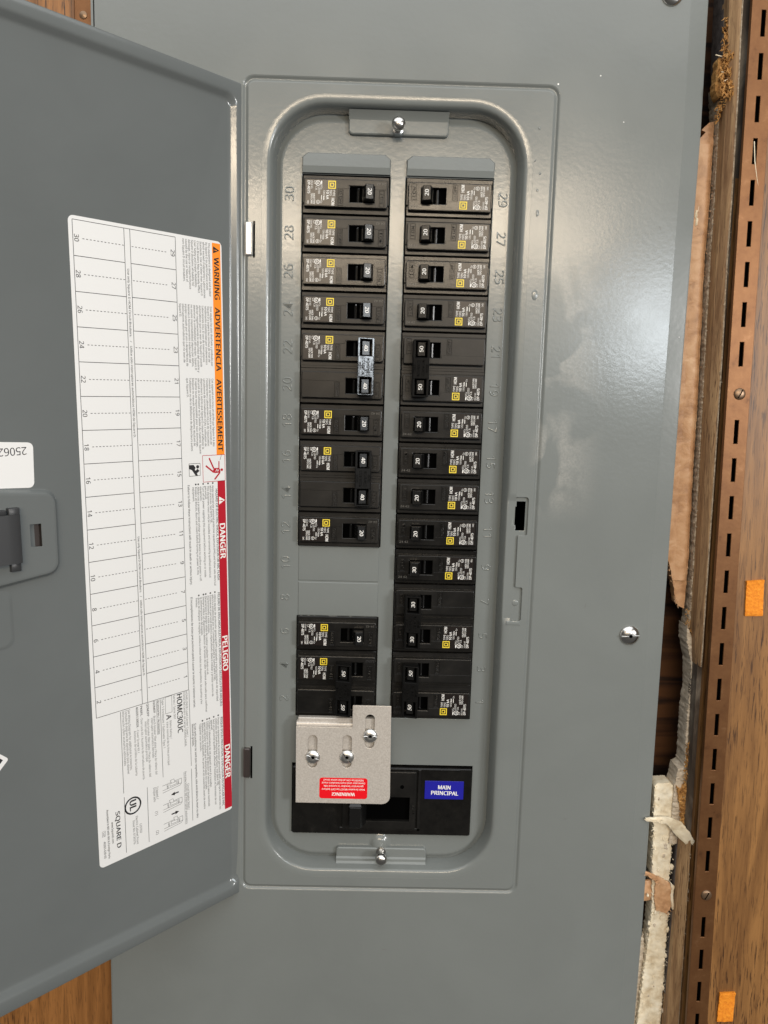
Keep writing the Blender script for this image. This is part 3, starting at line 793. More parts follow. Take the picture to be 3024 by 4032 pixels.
# ================================================================== BREAKERS
def toggle_prof(on):
    p = [(10.4, 1.6), (11.2, 5.8), (13.4, 14.0), (13.7, 14.45), (18.3, 13.5), (18.7, 13.2), (19.0, 6.0), (18.9, 2.0)]
    return p if on else [(21.9 - a, b) for a, b in p]
def prism_uw(mb, prof, v0, v1, mt, ch=.25):
    """profile in (u,w) swept along v with small chamfers at the ends"""
    c = (sum(a for a, b in prof) / len(prof), sum(b for a, b in prof) / len(prof))
    def sc(k): return [(c[0] + (a - c[0]) * k, c[1] + (b - c[1]) * k) for a, b in prof]
    small = sc(.955)
    loops = [[(a, v0, b) for a, b in small], [(a, v0 + ch, b) for a, b in prof], [(a, v1 - ch, b) for a, b in prof], [(a, v1, b) for a, b in small]]
    mb.loft(loops, mt, True, True)
SLOT = (2.7, 19.1, -5.3, 4.8)
def pole_body(mb, y, base=True, first=True, kind='single', lab_=True):
    mb.box(-29.1, 29.15, y - 12.3, y + 12.3, -9, 1.5, 'plastic', .5, .8)
    mb.box(-29.0, 29.0, y - 12.2, y - 9.6, 1.4, 1.9, 'plastic', .2)
    outl = fillet([(-28.0, y - 8.8), (28.0, y - 8.8), (28.0, y + 9.3), (-28.0, y + 9.3)], [.6, 1.6, 1.2, .6], 3)
    hole = [(SLOT[0], y + SLOT[2]), (SLOT[0], y + SLOT[3]), (SLOT[1], y + SLOT[3]), (SLOT[1], y + SLOT[2])]
    plate(mb, outl, [hole], 1.3, 5.5, 'plastic', .45, 1)
    mb.box(SLOT[0] - .5, SLOT[1] + .5, y + SLOT[2] - .5, y + SLOT[3] + .5, 1.5, 1.9, 'matte')
    # upper half-shell stands a hair proud, its seam steps round the slot
    sh = [(-28 + .6, y + 3.0), (SLOT[0] - .9, y + 3.0), (SLOT[0] - .9, y + 5.3), (SLOT[1] + .5, y + 5.3), (SLOT[1] + .5, y + 3.0), (27.4, y + 3.0), (27.4, y + 8.7), (-27.4, y + 8.7)]
    mb.prism(sh, 5.3, 5.72, 'plastic', .12)
    # sunken OFF and ON fields with raised letters
    for x0, x1 in ((-5.4, -1.7), (22.3, 26.0)):
        mb.loft([[(a, b, z) for a, b in ((x0 + i_, y - 8 + i_), (x1 - i_, y - 8 + i_), (x1 - i_, y + 2.6 - i_), (x0 + i_, y + 2.6 - i_))] for i_, z in ((0, 5.51), (.15, 5.68), (.35, 5.68), (.5, 5.53))], 'plastic')
    mb.text('O OFF' if kind == 'single' else 'O/OFF', -4.5, y - 2.6, 2.0, 'plastic', 5.55, -90, align='c', emb=True, width=8.6 if kind == 'single' else 8.8)
    mb.text('I ON', 23.2, y - 2.6, 2.0, 'plastic', 5.55, -90, align='c', emb=True, width=7.0)
    # side rib at the far end
    mb.box(28.1, 29.0, y - 6.5, y + 5.5, 1.4, 3.6, 'plastic', .2); mb.box(-29.0, -28.1, y - 6, y + 6, 1.4, 3.0, 'plastic', .2)
def breaker_label(mb, y, dbl=False):
    a0, b0 = y + 8.0, -26.2          # reading goes down (-v), text up is +u
    z, z2 = 5.86, 5.89
    mb.prism(rr(-26.6, -6.9, y - 8.0, y + 8.3, 1.0, 3), 5.55, 5.83, 'stickdark')
    def t(s_, a, b, cap, w=None, mt='white', bold=0.): mb.text(s_, b0 + b, a0 - a, cap, mt, z, -90, width=w, bold=bold)
    # square emblem
    c = (b0 + 17.0, a0 - 2.7)
    for r0, r1 in ((2.55, 1.95),):
        for (x0, x1, y0, y1) in ((-r0, r0, r1, r0), (-r0, r0, -r0, -r1), (-r0, -r1, -r1, r1), (r1, r0, -r1, r1)):
            mb.quad(c[0] + x0, c[0] + x1, c[1] + y0, c[1] + y1, z, 'yellow')
    for (x0, x1, y0, y1) in ((-1.4, 1.2, .75, 1.3), (-1.4, 1.2, -1.3, -.75), (-1.25, -.75, -.8, .8), (.75, 1.25, -.8, .8), (-1.4, -1.2, -1.3, 1.3)):
        mb.quad(c[0] + x0, c[0] + x1, c[1] + y0, c[1] + y1, z, 'yellow')
    t('TYPE', 5.9, 17.5, 1.5, 4.1); t('TIPO', 5.9, 15.4, 1.4, 3.8); t('HOM', 11.0, 16.6, 2.1, 5.0, bold=.03)
    t('10 kA', 5.9, 13.2, 1.7, 6.2, bold=.03); t('120/240 V~', 6.2, 11.2, 1.15, 6.6)
    mb.quad(b0 + 9.6, b0 + 10.3, a0 - 2.4, a0 - .4, z, 'white'); t('Al/Cu', 2.6, 9.4, 1.15, 3.2)
    mb.quad(b0 + 9.8, b0 + 10.2, a0 - 12.4, a0 - 9.6, z, 'white'); t('Cu', 12.9, 9.4, 1.15, 1.8); mb.quad(b0 + 11.2, b0 + 11.6, a0 - 12.6, a0 - 10.0, z, 'white')
    mb.ring((b0 + 7.6, a0 - 1.9), 1.35, 1.72, z, 'white', 20); mb.text('UL', b0 + 6.9, a0 - .9, 1.3, 'white', z, -90, width=2.0, bold=.05)
    t('LISTED', 4.2, 7.7, 1.25, 4.6); t('C.B.', 4.0, 5.9, 1.2, 2.6)
    if not dbl:
        t('127 V', 9.6, 7.9, .9, 2.6, 'dimprint'); mb.ring((b0 + 7.7, a0 - 13.9), 1.0, 1.22, z, 'white', 16); mb.quad(b0 + 7.55, b0 + 7.85, a0 - 14.6, a0 - 13.2, z, 'white')
    for (x0, x1, y0, y1) in ((0, 1.5, 0, .15), (0, 1.5, 1.75, 1.9), (0, .15, 0, 1.9), (1.35, 1.5, 0, 1.9)):
        mb.quad(b0 + 4.9 + x0, b0 + 4.9 + x1, a0 - 2.4 + y0, a0 - 2.4 + y1, z, 'white')
    t('ISSUE NO.', .3, 2.9, 1.1, 5.4); t('HACR TYPE', 8.4, 4.4, 1.25, 7.0, bold=.02); t('TIPO CARR', 8.4, 2.8, 1.2, 6.8, bold=.02)
    t('DP-4075', .3, .6, 1.75, 8.4, bold=.03)
    if not dbl: t('SWD', 13.0, .5, 1.1, 2.3)

def knob(mb, y, on, rating, it=False):
    prism_uw(mb, toggle_prof(on), y + SLOT[2] + .35, y + SLOT[3] - .35, 'toggle')
    cu_ = 16.1 if on else 5.8
    ux = 8.2 if on else 13.7
    mb.tube([(ux, y + SLOT[2] + .4, 1.6), (ux, y + SLOT[3] - .4, 1.6)], 1.1, 'toggle', 8)
    i0 = len(mb.v)
    mb.text(rating, cu_ - 1.25, y - .25, 2.5, 'white', 13.99, -90, align='c', bold=.03, shear=.22 if it else 0., width=4.3)
    sg = -.206 if on else .206
    for i in range(i0, len(mb.v)):
        a, b, c = mb.v[i]; mb.v[i] = (a, b, c + sg * (a - cu_))
def tie(mb, x0, y_half, shine=False):
    tie_(mb, x0, shine)
    c_ = x0 + 5.6; sg = -.2 if x0 > 5 else .2
    for i, (a, b, c) in enumerate(mb.v): mb.v[i] = (a, b, c + (sg * (a - c_) if c > 12 else 0))
def tie_(mb, x0, shine=False):
    mt = 'tieshine' if shine else 'tiedull'
    x1 = x0 + 11.2
    ws = [[(x0 + 1.6, s_ * 12.7 - 5.5), (x0 + 1.6, s_ * 12.7 + 5.5), (x1 - 1.6, s_ * 12.7 + 5.5), (x1 - 1.6, s_ * 12.7 - 5.5)] for s_ in (-1, 1)]
    plate(mb, rr(x0, x1, -19.2, 19.2, .9, 3), ws, 7.4, 16.4, mt, .3)
    mb.box(x0 + .4, x1 - .4, -7.0, 7.0, 16.2, 16.75, mt, .25)
    for dx, fl, a, b in ((2.6, -1, 'TRIP', 5.6), (5.4, -1, 'COMMON', 11.6)):
        mb.text(a, x0 + dx - 2.3, 0, 2.0, mt if not shine else 'ink', 16.78, -90, align='c', emb=True, width=b)
        mb.text(a, x1 - dx + 2.3, 0, 2.0, mt if not shine else 'ink', 16.78, 90, align='c', emb=True, width=b)

def make_single(rating, code):
    t = thing('circuit_breaker', '', 'circuit breaker')
    mb = MB(); pole_body(mb, 0); mb.text(code, 27.0, 7.9 - 2.6 + 2.2, 1.45, 'dimprint', 5.76, 180, width=6.4 if len(code) > 4 else 4); mb.build('body', t, 30)
    mb = MB(); knob(mb, 0, True, rating); mb.build('toggle', t, 25)
    mb = MB(); breaker_label(mb, 0); mb.build('rating_label', t, 30, False)
    return t
def make_double(rating, on=True, it=False, shine=False, code=None):
    t = thing('double_circuit_breaker', '', 'circuit breaker')
    mb = MB()
    for y in (12.7, -12.7): pole_body(mb, y, kind='double')
    mb.box(-28.8, 28.8, -1.0, .9, 1.2, 2.2, 'plastic', .2)
    if code: mb.text(code, 21.0, 12.7 + 5.6, 1.7, 'greyink', 5.76, 0, width=6.6)
    mb.build('body', t, 30)
    for y in (12.7, -12.7):
        mb = MB(); knob(mb, y, on, rating, it); mb.build('toggle', t, 25)
    mb = MB(); tie(mb, 10.6 if on else .1, 19, shine); mb.build('handle_tie', t, 25)
    mb = MB(); breaker_label(mb, 12.7, True); mb.build('rating_label', t, 30, False)
    return t
def dup(root):
    r = root.copy(); COL.objects.link(r)
    for ch in root.children:
        c = ch.copy(); COL.objects.link(c); c.parent = r
    return r
def put(t, k, right_, dbl, label):
    t.location = world(99.1 if right_ else 29.25, -25.4 * (k + (1 if dbl else .5)), 0)
    sit = random.Random(k * 2 + right_)
    t.rotation_euler = (math.pi / 2 + math.radians(sit.uniform(-.7, .7)), (math.pi if right_ else 0), math.radians(sit.uniform(-.5, .5)))
    t['label'] = label; t['group'] = 'double breakers with tied handles' if dbl else 'single breakers snapped into the panel'
singles = [(0, 0), (1, 0), (2, 0), (3, 0), (6, 0), (9, 0), (12, 0), (0, 1), (1, 1), (2, 1), (3, 1), (6, 1), (7, 1), (8, 1), (9, 1), (10, 1)]
names = {(0, 0): 'topmost black single breaker of the left column, handle marked 20',
         (1, 0): 'black single breaker marked 20, second from the top of the left column',
         (2, 0): 'black single breaker marked 20, third from the top of the left column',
         (3, 0): 'black single breaker marked 20 directly above the double breaker with the shining tie',
         (6, 0): 'black single breaker marked 20 between the two double breakers marked 40',
         (9, 0): 'black single breaker marked 20 directly above the two grey filler plates',
         (12, 0): 'black single breaker marked 20 directly below the two grey filler plates',
         (0, 1): 'topmost black single breaker of the right column, stamped 25 23',
         (1, 1): 'black single breaker marked 20, second from the top of the right column',
         (2, 1): 'black single breaker marked 20, third from the top of the right column',
         (3, 1): "black single breaker marked 20 resting on top of the right column's upper double",
         (6, 1): "black single breaker marked 20 directly under the right column's upper double",
         (7, 1): "black single breaker marked 20, next but one under the right column's upper double",
         (8, 1): 'black single breaker marked 20 level with the top of the catch opening',
         (9, 1): 'black single breaker marked 20 directly above the only single marked 30',
         (10, 1): 'black single breaker marked 30, lowest single of the right column'}
proto = {}
for k, r_ in singles:
    rt = '30' if (k, r_) == (10, 1) else '20'
    cd = '25 23' if (k, r_) == (0, 1) else '24 42'
    key = (rt, cd)
    if key not in proto:
        t = proto[key] = make_single(rt, cd)
    else:
        t = dup(proto[key])
    put(t, k, r_, False, names[(k, r_)])
for k, r_, rt, on, it, sh, cd, lb in ((4, 0, '40', True, False, True, None, 'black double breaker marked 40 with a shining COMMON TRIP handle tie'),
                                      (7, 0, '40', True, False, False, None, 'black double breaker marked 40 with a dull handle tie, left column'),
                                      (13, 0, '50', False, True, False, '25272', 'black double breaker marked 50 switched off, just above the metal interlock plate'),
                                      (4, 1, '50', True, False, False, '25272', 'black double breaker marked 50, upper of the three doubles in the right column'),
                                      (11, 1, '30', True, False, False, None, 'black double breaker marked 30, between a single breaker and the lowest right double'),
                                      (13, 1, '50', True, True, False, '25272', 'black double breaker with slanted 50 marks at the foot of the right column')):
    put(make_double(rt, on, it, sh, cd), k, r_, True, lb)

# ---- main breaker
t = thing('main_breaker', 'wide black main breaker with blue MAIN PRINCIPAL plate, half behind the metal plate', 'circuit breaker', (65, -446, 0))
mb = MB()
mb.box(-66.6, 66.8, -26.4, 26.6, -14, 3.0, 'plastic', .5, 1.0)
mb.box(-66.4, 58, 25.2, 26.3, 2.0, 3.6, 'plastic', .3)
mb.build('housing', t)
mb = MB()
plate(mb, rr(-29, 25.3, -19.8, 25.0, .6, 2), [[(-24.2, -13.8), (-24.2, 5.2), (20.8, 5.2), (20.8, -13.8)]], 2.6, 6.4, 'plastic', .35)
mb.box(-25, 21.2, -14.4, 5.8, 2.4, 3.05, 'matte')
mb.box(-31, 29, -22.5, -20.4, 2.8, 4.2, 'plastic', .4); mb.box(26.6, 29, -22.5, 26, 2.8, 4.2, 'plastic', .4)
mb.lathe((14.9, 13.5, 6.38), [(1.5, 0), (1.5, .04), (.05, .04)], 'matte', 16)
mb.text('OFF', 22.4, -4.3, 2.2, 'plastic', 6.45, -90, align='c', emb=True, width=7)
mb.build('escutcheon', t)
mb = MB()
a = [(-24.0, 3.0), (-24.0, 12.8), (-23.4, 14.2), (-15.4, 14.2), (-14.6, 13.2), (-11, 6), (-11, 3.0)]
prism_uw(mb, a, -15.4, .6, 'toggle')
mb.loft([[(-24, .2, 6), (-14.8, .2, 6), (-14.8, .2, 13.2), (-24, .2, 13.2)], [(-22.6, 3.4, 6), (-16, 3.2, 6), (-16, 3.2, 9.6), (-22.6, 3.4, 9.6)]], 'toggle', False, True)
mb.build('toggle', t)
mb = MB()
mb.box(32.0, 61.0, 3.0, 17.2, 2.9, 3.5, 'blue', .1)
mb.text('MAIN', 46.5, 10.9, 3.0, 'white', 3.54, -1.2, align='c', width=9.8, bold=.045); mb.text('PRINCIPAL', 46.8, 6.4, 3.0, 'white', 3.54, -1.2, align='c', width=20.6, bold=.045)
mb.build('name_plate', t, 30, False)

# ---- interlock plate
t = thing('interlock_plate', 'bare metal generator interlock plate with red WARNING sticker and three slots', 'interlock plate', (0, 0, 0))
def slot_loop(cx, y0, y1, r=3.45):
    return fillet([(cx - r, y0), (cx + r, y0), (cx + r, y1), (cx - r, y1)], r * .995, 6)
mb = MB()
outl = fillet([(1.6, -443.6), (71.0, -443.6), (69.9, -368.2), (42.0, -368.2), (42.0, -385.0), (1.2, -385.0)], [.4, 6, .5, .5, .2, .4], 6)
SL = [(13.4, -416.4, -391.2), (38.5, -416.0, -390.8), (54.8, -400.6, -374.8)]
plate(mb, outl, [slot_loop(*s_) for s_ in SL], 10.0, 11.4, 'alu', .2)
mb.build('sliding_plate', t, 35)
mb = MB()
mb.prism(fillet([(2.4, -432), (62, -432), (62, -379.2), (2.4, -379.2)], .5, 2), 4.4, 8.6, 'alu', .5)
mb.loft([[(1.4, -384.9, z_), (42.0, -384.9, z_), (42.0, -382.0 + d_, z_), (1.4, -382.0 + d_, z_)] for z_, d_ in ((5, 0), (8.6, 0), (9.6, -.6), (10.0, -1.4))], 'alu', True, True)
mb.box(2.6, 60, -430, -382, -.5, 4.5, 'matte')
mb.build('backing_plate', t, 35)
for u_, v_, an in ((13.8, -407.9, -22), (38.6, -407.4, -50), (55.2, -390.9, 0)):
    mb = MB()
    mb.lathe((u_, v_, 8.5), [(2.6, 0), (2.6, 2.9)], 'zinc', 16)
    mb.lathe((u_, v_, 11.4), [(5.3, .02), (5.35, .4), (5.0, 1.0), (4.2, 1.6), (3.0, 2.1), (2.0, 2.3), (1.5, 2.25), (1.2, 1.6), (.05, 1.5)], 'zinc', 30)
    mb.disc((u_, v_), 1.15, 13.0, 'matte', 12)
    ca, sa = math.cos(math.radians(an)), math.sin(math.radians(an))
    for sg in (-1, 1):
        pts = [(sg * 1.6, -.5), (sg * 3.4, -.95), (sg * 5.2, .1), (sg * 3.4, .75), (sg * 1.6, .5)]
        mb.prism([(u_ + a * ca - b * sa, v_ + a * sa + b * ca) for a, b in pts], 11.8, 13.9, 'chrome', .3)
    mb.build('plate_screw', t, 40)
mb = MB()
mb.prism(rr(18.9, 54.1, -439.8, -423.7, 2.0, 5), 11.38, 11.5, 'redlabel')
cx = 36.5
for s_, y_, cap, w_, b_ in (('WARNING!', -437.6, 2.5, 16.9, .05), ('Main breaker MUST be OFF before', -433.3, 1.35, 31.6, .02), ('generator breaker is turned ON.', -430.8, 1.35, 29.5, .02), ('Generator and main breakers must', -428.4, 1.35, 31.8, .02), ('NEVER be ON at the same time!', -426.1, 1.35, 29.5, .02)):
    mb.text(s_, cx, y_ + cap, cap, 'white', 11.54, 180, align='c', width=w_, bold=b_)
mb.build('warning_label', t, 30, False)

# ================================================================== WALL AROUND THE PANEL
rng = random.Random(3)
def jag(pts, step=2.2, amp=.8):
    """break an outline into small ragged pieces"""
    out = []
    for i in range(len(pts) - 1):
        a, b = Vector(pts[i]), Vector(pts[i + 1])
        k = max(1, int((b - a).length / step))
        for j in range(k):
            q_ = a.lerp(b, j / k)
            out.append((q_.x + rng.uniform(-amp, amp), q_.y + rng.uniform(-amp, amp) * .6))
    out.append(tuple(pts[-1]))
    return out
from mathutils.geometry import delaunay_2d_cdt
def slab(mb, pts, z0, z1, mt, amp=.5, step=2.2, tilt=None):
    """broken piece: ragged outline, uneven face, sides down to z0"""
    pts = ccw(pts); pts = [p for i, p in enumerate(pts) if (Vector(p) - Vector(pts[i - 1])).length > .05]
    n = len(pts); P = [Vector(p) for p in pts]
    x0, x1 = min(p.x for p in P), max(p.x for p in P); y0, y1 = min(p.y for p in P), max(p.y for p in P)
    Q = []
    yy = y0
    while yy < y1:
        xx = x0
        while xx < x1:
            Q.append(Vector((xx + rng.uniform(-.4, .4) * step, yy + rng.uniform(-.4, .4) * step))); xx += step
        yy += step
    vo, eo, fo, _, _, _ = delaunay_2d_cdt(P + Q, [(i, (i + 1) % n) for i in range(n)], [], 1, 1e-4)
    f = tilt or (lambda x, y: 0.)
    top = [(v.x, v.y, z1 + f(v.x, v.y) + rng.uniform(-amp, amp) * (.45 if i < n else 1.) - (.5 if i < n else 0)) for i, v in enumerate(vo)]
    mb.add(top, [tuple(t) for t in fo], mt)
    rim = []
    zz = {(round(v[0], 3), round(v[1], 3)): v[2] for v in top}
    for p in P: rim.append((p.x, p.y, zz.get((round(p.x, 3), round(p.y, 3)), z1)))
    mb.loft([[(p.x, p.y, (z0 if z0 is not None else r[2] - 1.2)) for p, r in zip(P, rim)], rim], mt)
# back of the wall behind everything
mb = MB(); mb.box(-420, 620, -900, 420, -140, -130, 'cavity'); single(mb, 'wall', '', '', kind='structure')
# stud in the open cavity
mb = MB(); mb.box(252, 330, -900, 420, -62, -38, 'studwood', 2); single(mb, 'wall_stud', 'brown stud shaded deep in the gap right of the panel', 'stud')
# torn kraft-faced board, with its rolled edge
crack = [(274.4, 41.3), (274.6, 21.7), (275.2, -11.0), (275.1, -44.2), (275.4, -67.6), (276.3, -81.8), (277.0, -110.5), (278.0, -139.6), (278.4, -169.1), (278.9, -199.0), (279.7, -229.4), (280.7, -255.6), (280.6, -271.2), (280.5, -292.1)]
lowl = [(279.6, -292.6), (273.7, -288.1), (272.5, -279.7), (270.4, -271.3), (266.2, -258.0), (258, -252)]
topl = [(250, 22), (255.9, 27.5), (265.4, 30.3), (269.0, 34.4), (266.4, 35.6), (270.6, 40.5), (274.4, 41.3)]
R1 = jag(crack, 2.4, .28)
mb = MB()
body_ = jag(topl, 2.2, .35)[:-1] + R1 + jag(lowl, 2.0, .45)
slab(mb, body_, -4, 4.2, 'tan', .12, 4.0)
# the rounded paper roll along the crack
vs, fs = [], []
prof = [(-9.5, 4.22), (-7.0, 5.0), (-4.4, 5.7), (-2.4, 5.6), (-1.0, 4.8), (-.3, 3.2), (0, .5)]
rows = [c for c in R1 if -272 < c[1] < 27]
for x, y in rows:
    wv = .6 * math.sin(y * .9) + rng.uniform(-.25, .25)
    for dx, z in prof: vs.append((x + dx * (1 + .06 * wv) , y, z + .22 * wv * (1 if -7 < dx < -1 else 0)))
n_ = len(prof)
for i in range(len(rows) - 1):
    for j in range(n_ - 1): fs.append((i * n_ + j, i * n_ + j + 1, (i + 1) * n_ + j + 1, (i + 1) * n_ + j))
mb.add(vs, fs, 'tan')
for (x, y) in ((266.5, -18.5), (268.3, -15.5), (269.5, -20.5), (267.2, -23.5), (268.8, -25.5)):
    mb.prism(jag([(x - .8, y - 2.6), (x + .9, y - 2.2), (x + 1.0, y + 2.4), (x - .6, y + 2.8), (x - .8, y - 2.6)], 1.2, .3), 4.1, 4.9, 'gypsum', .2)
single(mb, 'torn_board', 'tan torn paper faced board between the panel edge and the wood trim', 'wallboard', angle=60)
# crumbly core and dark layer
mb = MB()
left = [(271.6, 62.0), (274.6, 41.0), (275.5, 20.0), (276.3, -11.0), (276.2, -44.2), (276.9, -81.8), (278.2, -110.5), (279.5, -160), (280.4, -199.0), (282.2, -254.0), (282.6, -290), (282.2, -306)]
rgt = [(x + 3.2, y) for x, y in left]
slab(mb, jag(left, 1.2, .45) + jag(rgt[::-1], 1.5, .2), -4, 8.6, 'crumb', .7, 1.1)
single(mb, 'gypsum_core', 'crumbly pale core edge showing beside the tan paper', 'wallboard', angle=70)
mb = MB()
left = [(270.2, 170), (271.5, 113), (272.8, 78), (275.6, 38.9), (277.3, -12.5), (277.4, -45.3), (279.6, -110.9), (281.8, -198.4), (283.5, -254.3), (283.8, -305)]
rgt = [(x + 6.5, y) for x, y in left]
mb.prism(left + rgt[::-1], -6, 11.0, 'darkstrip', .4)
low = [(285.5, -464), (285.8, -512), (286.2, -593), (287, -700)]
mb.prism(low + [(x + 5, y) for x, y in low][::-1], -6, 13, 'darkstrip', .4)
single(mb, 'dark_layer', 'thin dark backing layer running beside the wood trim', 'wallboard')
# cut plywood edge, broken out beside the open cavity
left = [(270.6, 170), (271.6, 109.4), (273.8, 74.7), (275.4, 36.0), (276.8, -14.6), (277.0, -46.9), (278.8, -111.5), (281.2, -197.7), (282.8, -252.8), (283.6, -303.7), (284.4, -318), (285.6, -329)]
rgt = [(276.4, 170), (277.4, 106.7), (277.9, 87.3), (279.0, 61.7), (279.8, 34.1), (281.0, -15.9), (281.2, -47.9), (283.2, -111.8), (284.8, -197.0), (285.7, -251.5), (286.5, -301.8), (286.9, -318), (286.9, -329)]
left2 = [(285.2, -459), (285.8, -468.7), (286.2, -511.6), (286.2, -592.9), (286.8, -700)]
rgt2 = [(290.6, -459), (290.7, -465.0), (291.4, -507.4), (292.5, -587.8), (293.2, -700)]
def strip(name, left, rgt, label):
    mb = MB()
    mb.loft([[(x, y, 8.0) for x, y in left + [(a + 1, b) for a, b in left[::-1]]], [(x, y, 18.0) for x, y in left + [(a + 1, b) for a, b in left[::-1]]]], 'trimwood', True, True)
    vs = []; fs = []
    left = [left[0]] + [q for k in range(len(left) - 1) for q in (((left[k][0] + left[k + 1][0]) / 2 + rng.uniform(-.3, .3), (left[k][1] + left[k + 1][1]) / 2), left[k + 1])]
    for a, b in left:
        rx = next((p0[0] + (p1[0] - p0[0]) * (p0[1] - b) / max(1e-6, p0[1] - p1[1]) for p0, p1 in zip(rgt, rgt[1:]) if p0[1] >= b >= p1[1]), rgt[-1][0])
        vs += [(a, b, 18), (a + (rx - a) * .5, b, 21.6), (rx - .8, b, 24.2), (rx, b, 24.4), (rx + .3, b, 22), (rx + .3, b, 9)]
    for i in range(len(left) - 1):
        for j in range(5): fs.append((i * 6 + j, i * 6 + 6 + j, i * 6 + 7 + j, i * 6 + 1 + j))
    mb.add(vs, fs, 'trimwood')
    single(mb, name, label, 'trim', angle=60, group='cut wood strips beside the rail')
strip('wood_trim', left, rgt, 'long narrow cut wood strip beside the upper part of the slotted rail')
strip('wood_trim', left2, rgt2, 'short cut wood strip beside the slotted rail at the lower right')
# pale splintered arris of the strip
mb = MB()
pts = [(x + .1 + rng.uniform(-.2, .2), y, 24.5) for x, y in dense(rgt, 5.)[:-150]] if False else [(x + .15, y, 24.3) for x, y in rgt]
mb.tube(pts, .55, 'crumb', 5); single(mb, 'splintered_edge', 'pale splintered edge line of the wood strip', 'trim', angle=80)
# dark smeared groove behind the rail
mb = MB(); mb.prism([(275, 170), (277, 60), (281, -100), (284, -250), (288, -420), (290, -560), (291, -700), (310, -700), (306, -420), (300, -100), (296, 170)], 8, 21, 'groove')
single(mb, 'groove_backing', 'dark smeared groove between the wood strip and the rail', 'trim')

# ---- slotted shelf rail, leaning a little as in the photograph
P0 = Vector((288.75, 90.19, 30.75)); RD = Vector((.01681348, -1, .00948065)).normalized()
ax = Vector((1, 0, 0)); ax = (ax - RD * ax.dot(RD)).normalized(); rn = ax.cross(-RD).normalized()
RM = Matrix((ax, -RD, rn)).transposed().to_4x4()
RMT = Matrix.Translation(BASE) @ RX @ (Matrix.Translation(P0 * MM) @ RM)
def on_wall(o): o.matrix_world = RMT
rail = thing('shelf_rail', 'copper brown slotted shelf rail screwed to the wood paneling on the right', 'shelf rail'); rail.matrix_world = RMT
holes = []
for k in range(-3, 31):
    if k in (9, 23): continue
    y = -25.4 * k
    holes.append([(-1.35, y - 7.8), (-1.35, y + 7.8), (1.35, y + 7.8), (1.35, y - 7.8)])
mb = MB()
plate(mb, [(-7.7, -790), (7.7, -790), (7.7, 90), (-7.7, 90)], holes, -1.0, .35, 'rail', .25)
mb.box(-7.7, -6.9, -790, 90, -2.6, -.9, 'rail'); mb.box(6.9, 7.7, -790, 90, -2.6, -.9, 'rail')
mb.box(-6.8, 6.8, -790, 90, -4.5, -3.6, 'matte')
mb.build('rail', rail, 30)
for k in (9, 23):
    mb = MB()
    mb.lathe((.6, -25.4 * k - .4, .33), [(3.9, 0), (3.8, .5), (3.2, 1.0), (1.8, 1.3), (.05, 1.4)], 'brass', 24)
    a = math.radians(62); c_ = (.6, -25.4 * k - .4)
    mb.seg((c_[0] - 3.0 * math.cos(a), c_[1] - 3.0 * math.sin(a)), (c_[0] + 3.0 * math.cos(a), c_[1] + 3.0 * math.sin(a)), .7, 1.76, 'matte')
    mb.build('screw', rail, 40)
# paneling sheet behind the rail
mb = MB(); mb.box(-6.5, 420, -900, 420, -15, -10.6, 'panelwood')
mb.box(7.9, 420, -900, 420, -10.7, -1.2, 'panelwood', .3)
o = single(mb, 'wood_paneling', 'brown woodgrain wall paneling to the right of the slotted rail', 'paneling'); on_wall(o)
inv = (Matrix.Translation(P0) @ RM).inverted()
def rl(u, v, w=31): return inv @ Vector((u, v, w))
for (p_, lb, tl) in (([(308.9, -264.3), (320.9, -263.3), (322.2, -288.7), (309.9, -289.0)], 'orange felt patch on the paneling, the upper of two', 0), ([(315.5, -571.1), (327.0, -570.5), (326.9, -594.0), (315.2, -594.6)], 'orange felt patch on the paneling, low down near the corner', 0)):
    mb = MB(); q4 = [rl(*c_, 30)[:2] for c_ in p_]
    yt = max(c_[1] for c_ in q4)
    slab(mb, jag(dense(fillet(q4, .5, 2), 3.0) + [fillet(q4, .5, 2)[0]], 3, .12), -1.1, .35, 'patch', .10, 2.5, lambda x, y: max(0, y - yt + 4) * .22)
    o = single(mb, 'felt_patch', lb, 'patch', group='orange felt patches'); on_wall(o)
mb = MB(); mb.tube([rl(289.2, 20, 31.6), rl(290.6, 8, 31.7), rl(293.0, -3, 31.8), rl(295.4, -12, 31.6)], .32, 'gypsum', 5)
o = single(mb, 'loose_thread', 'pale loose thread hanging from a slot of the shelf rail', 'thread'); on_wall(o)

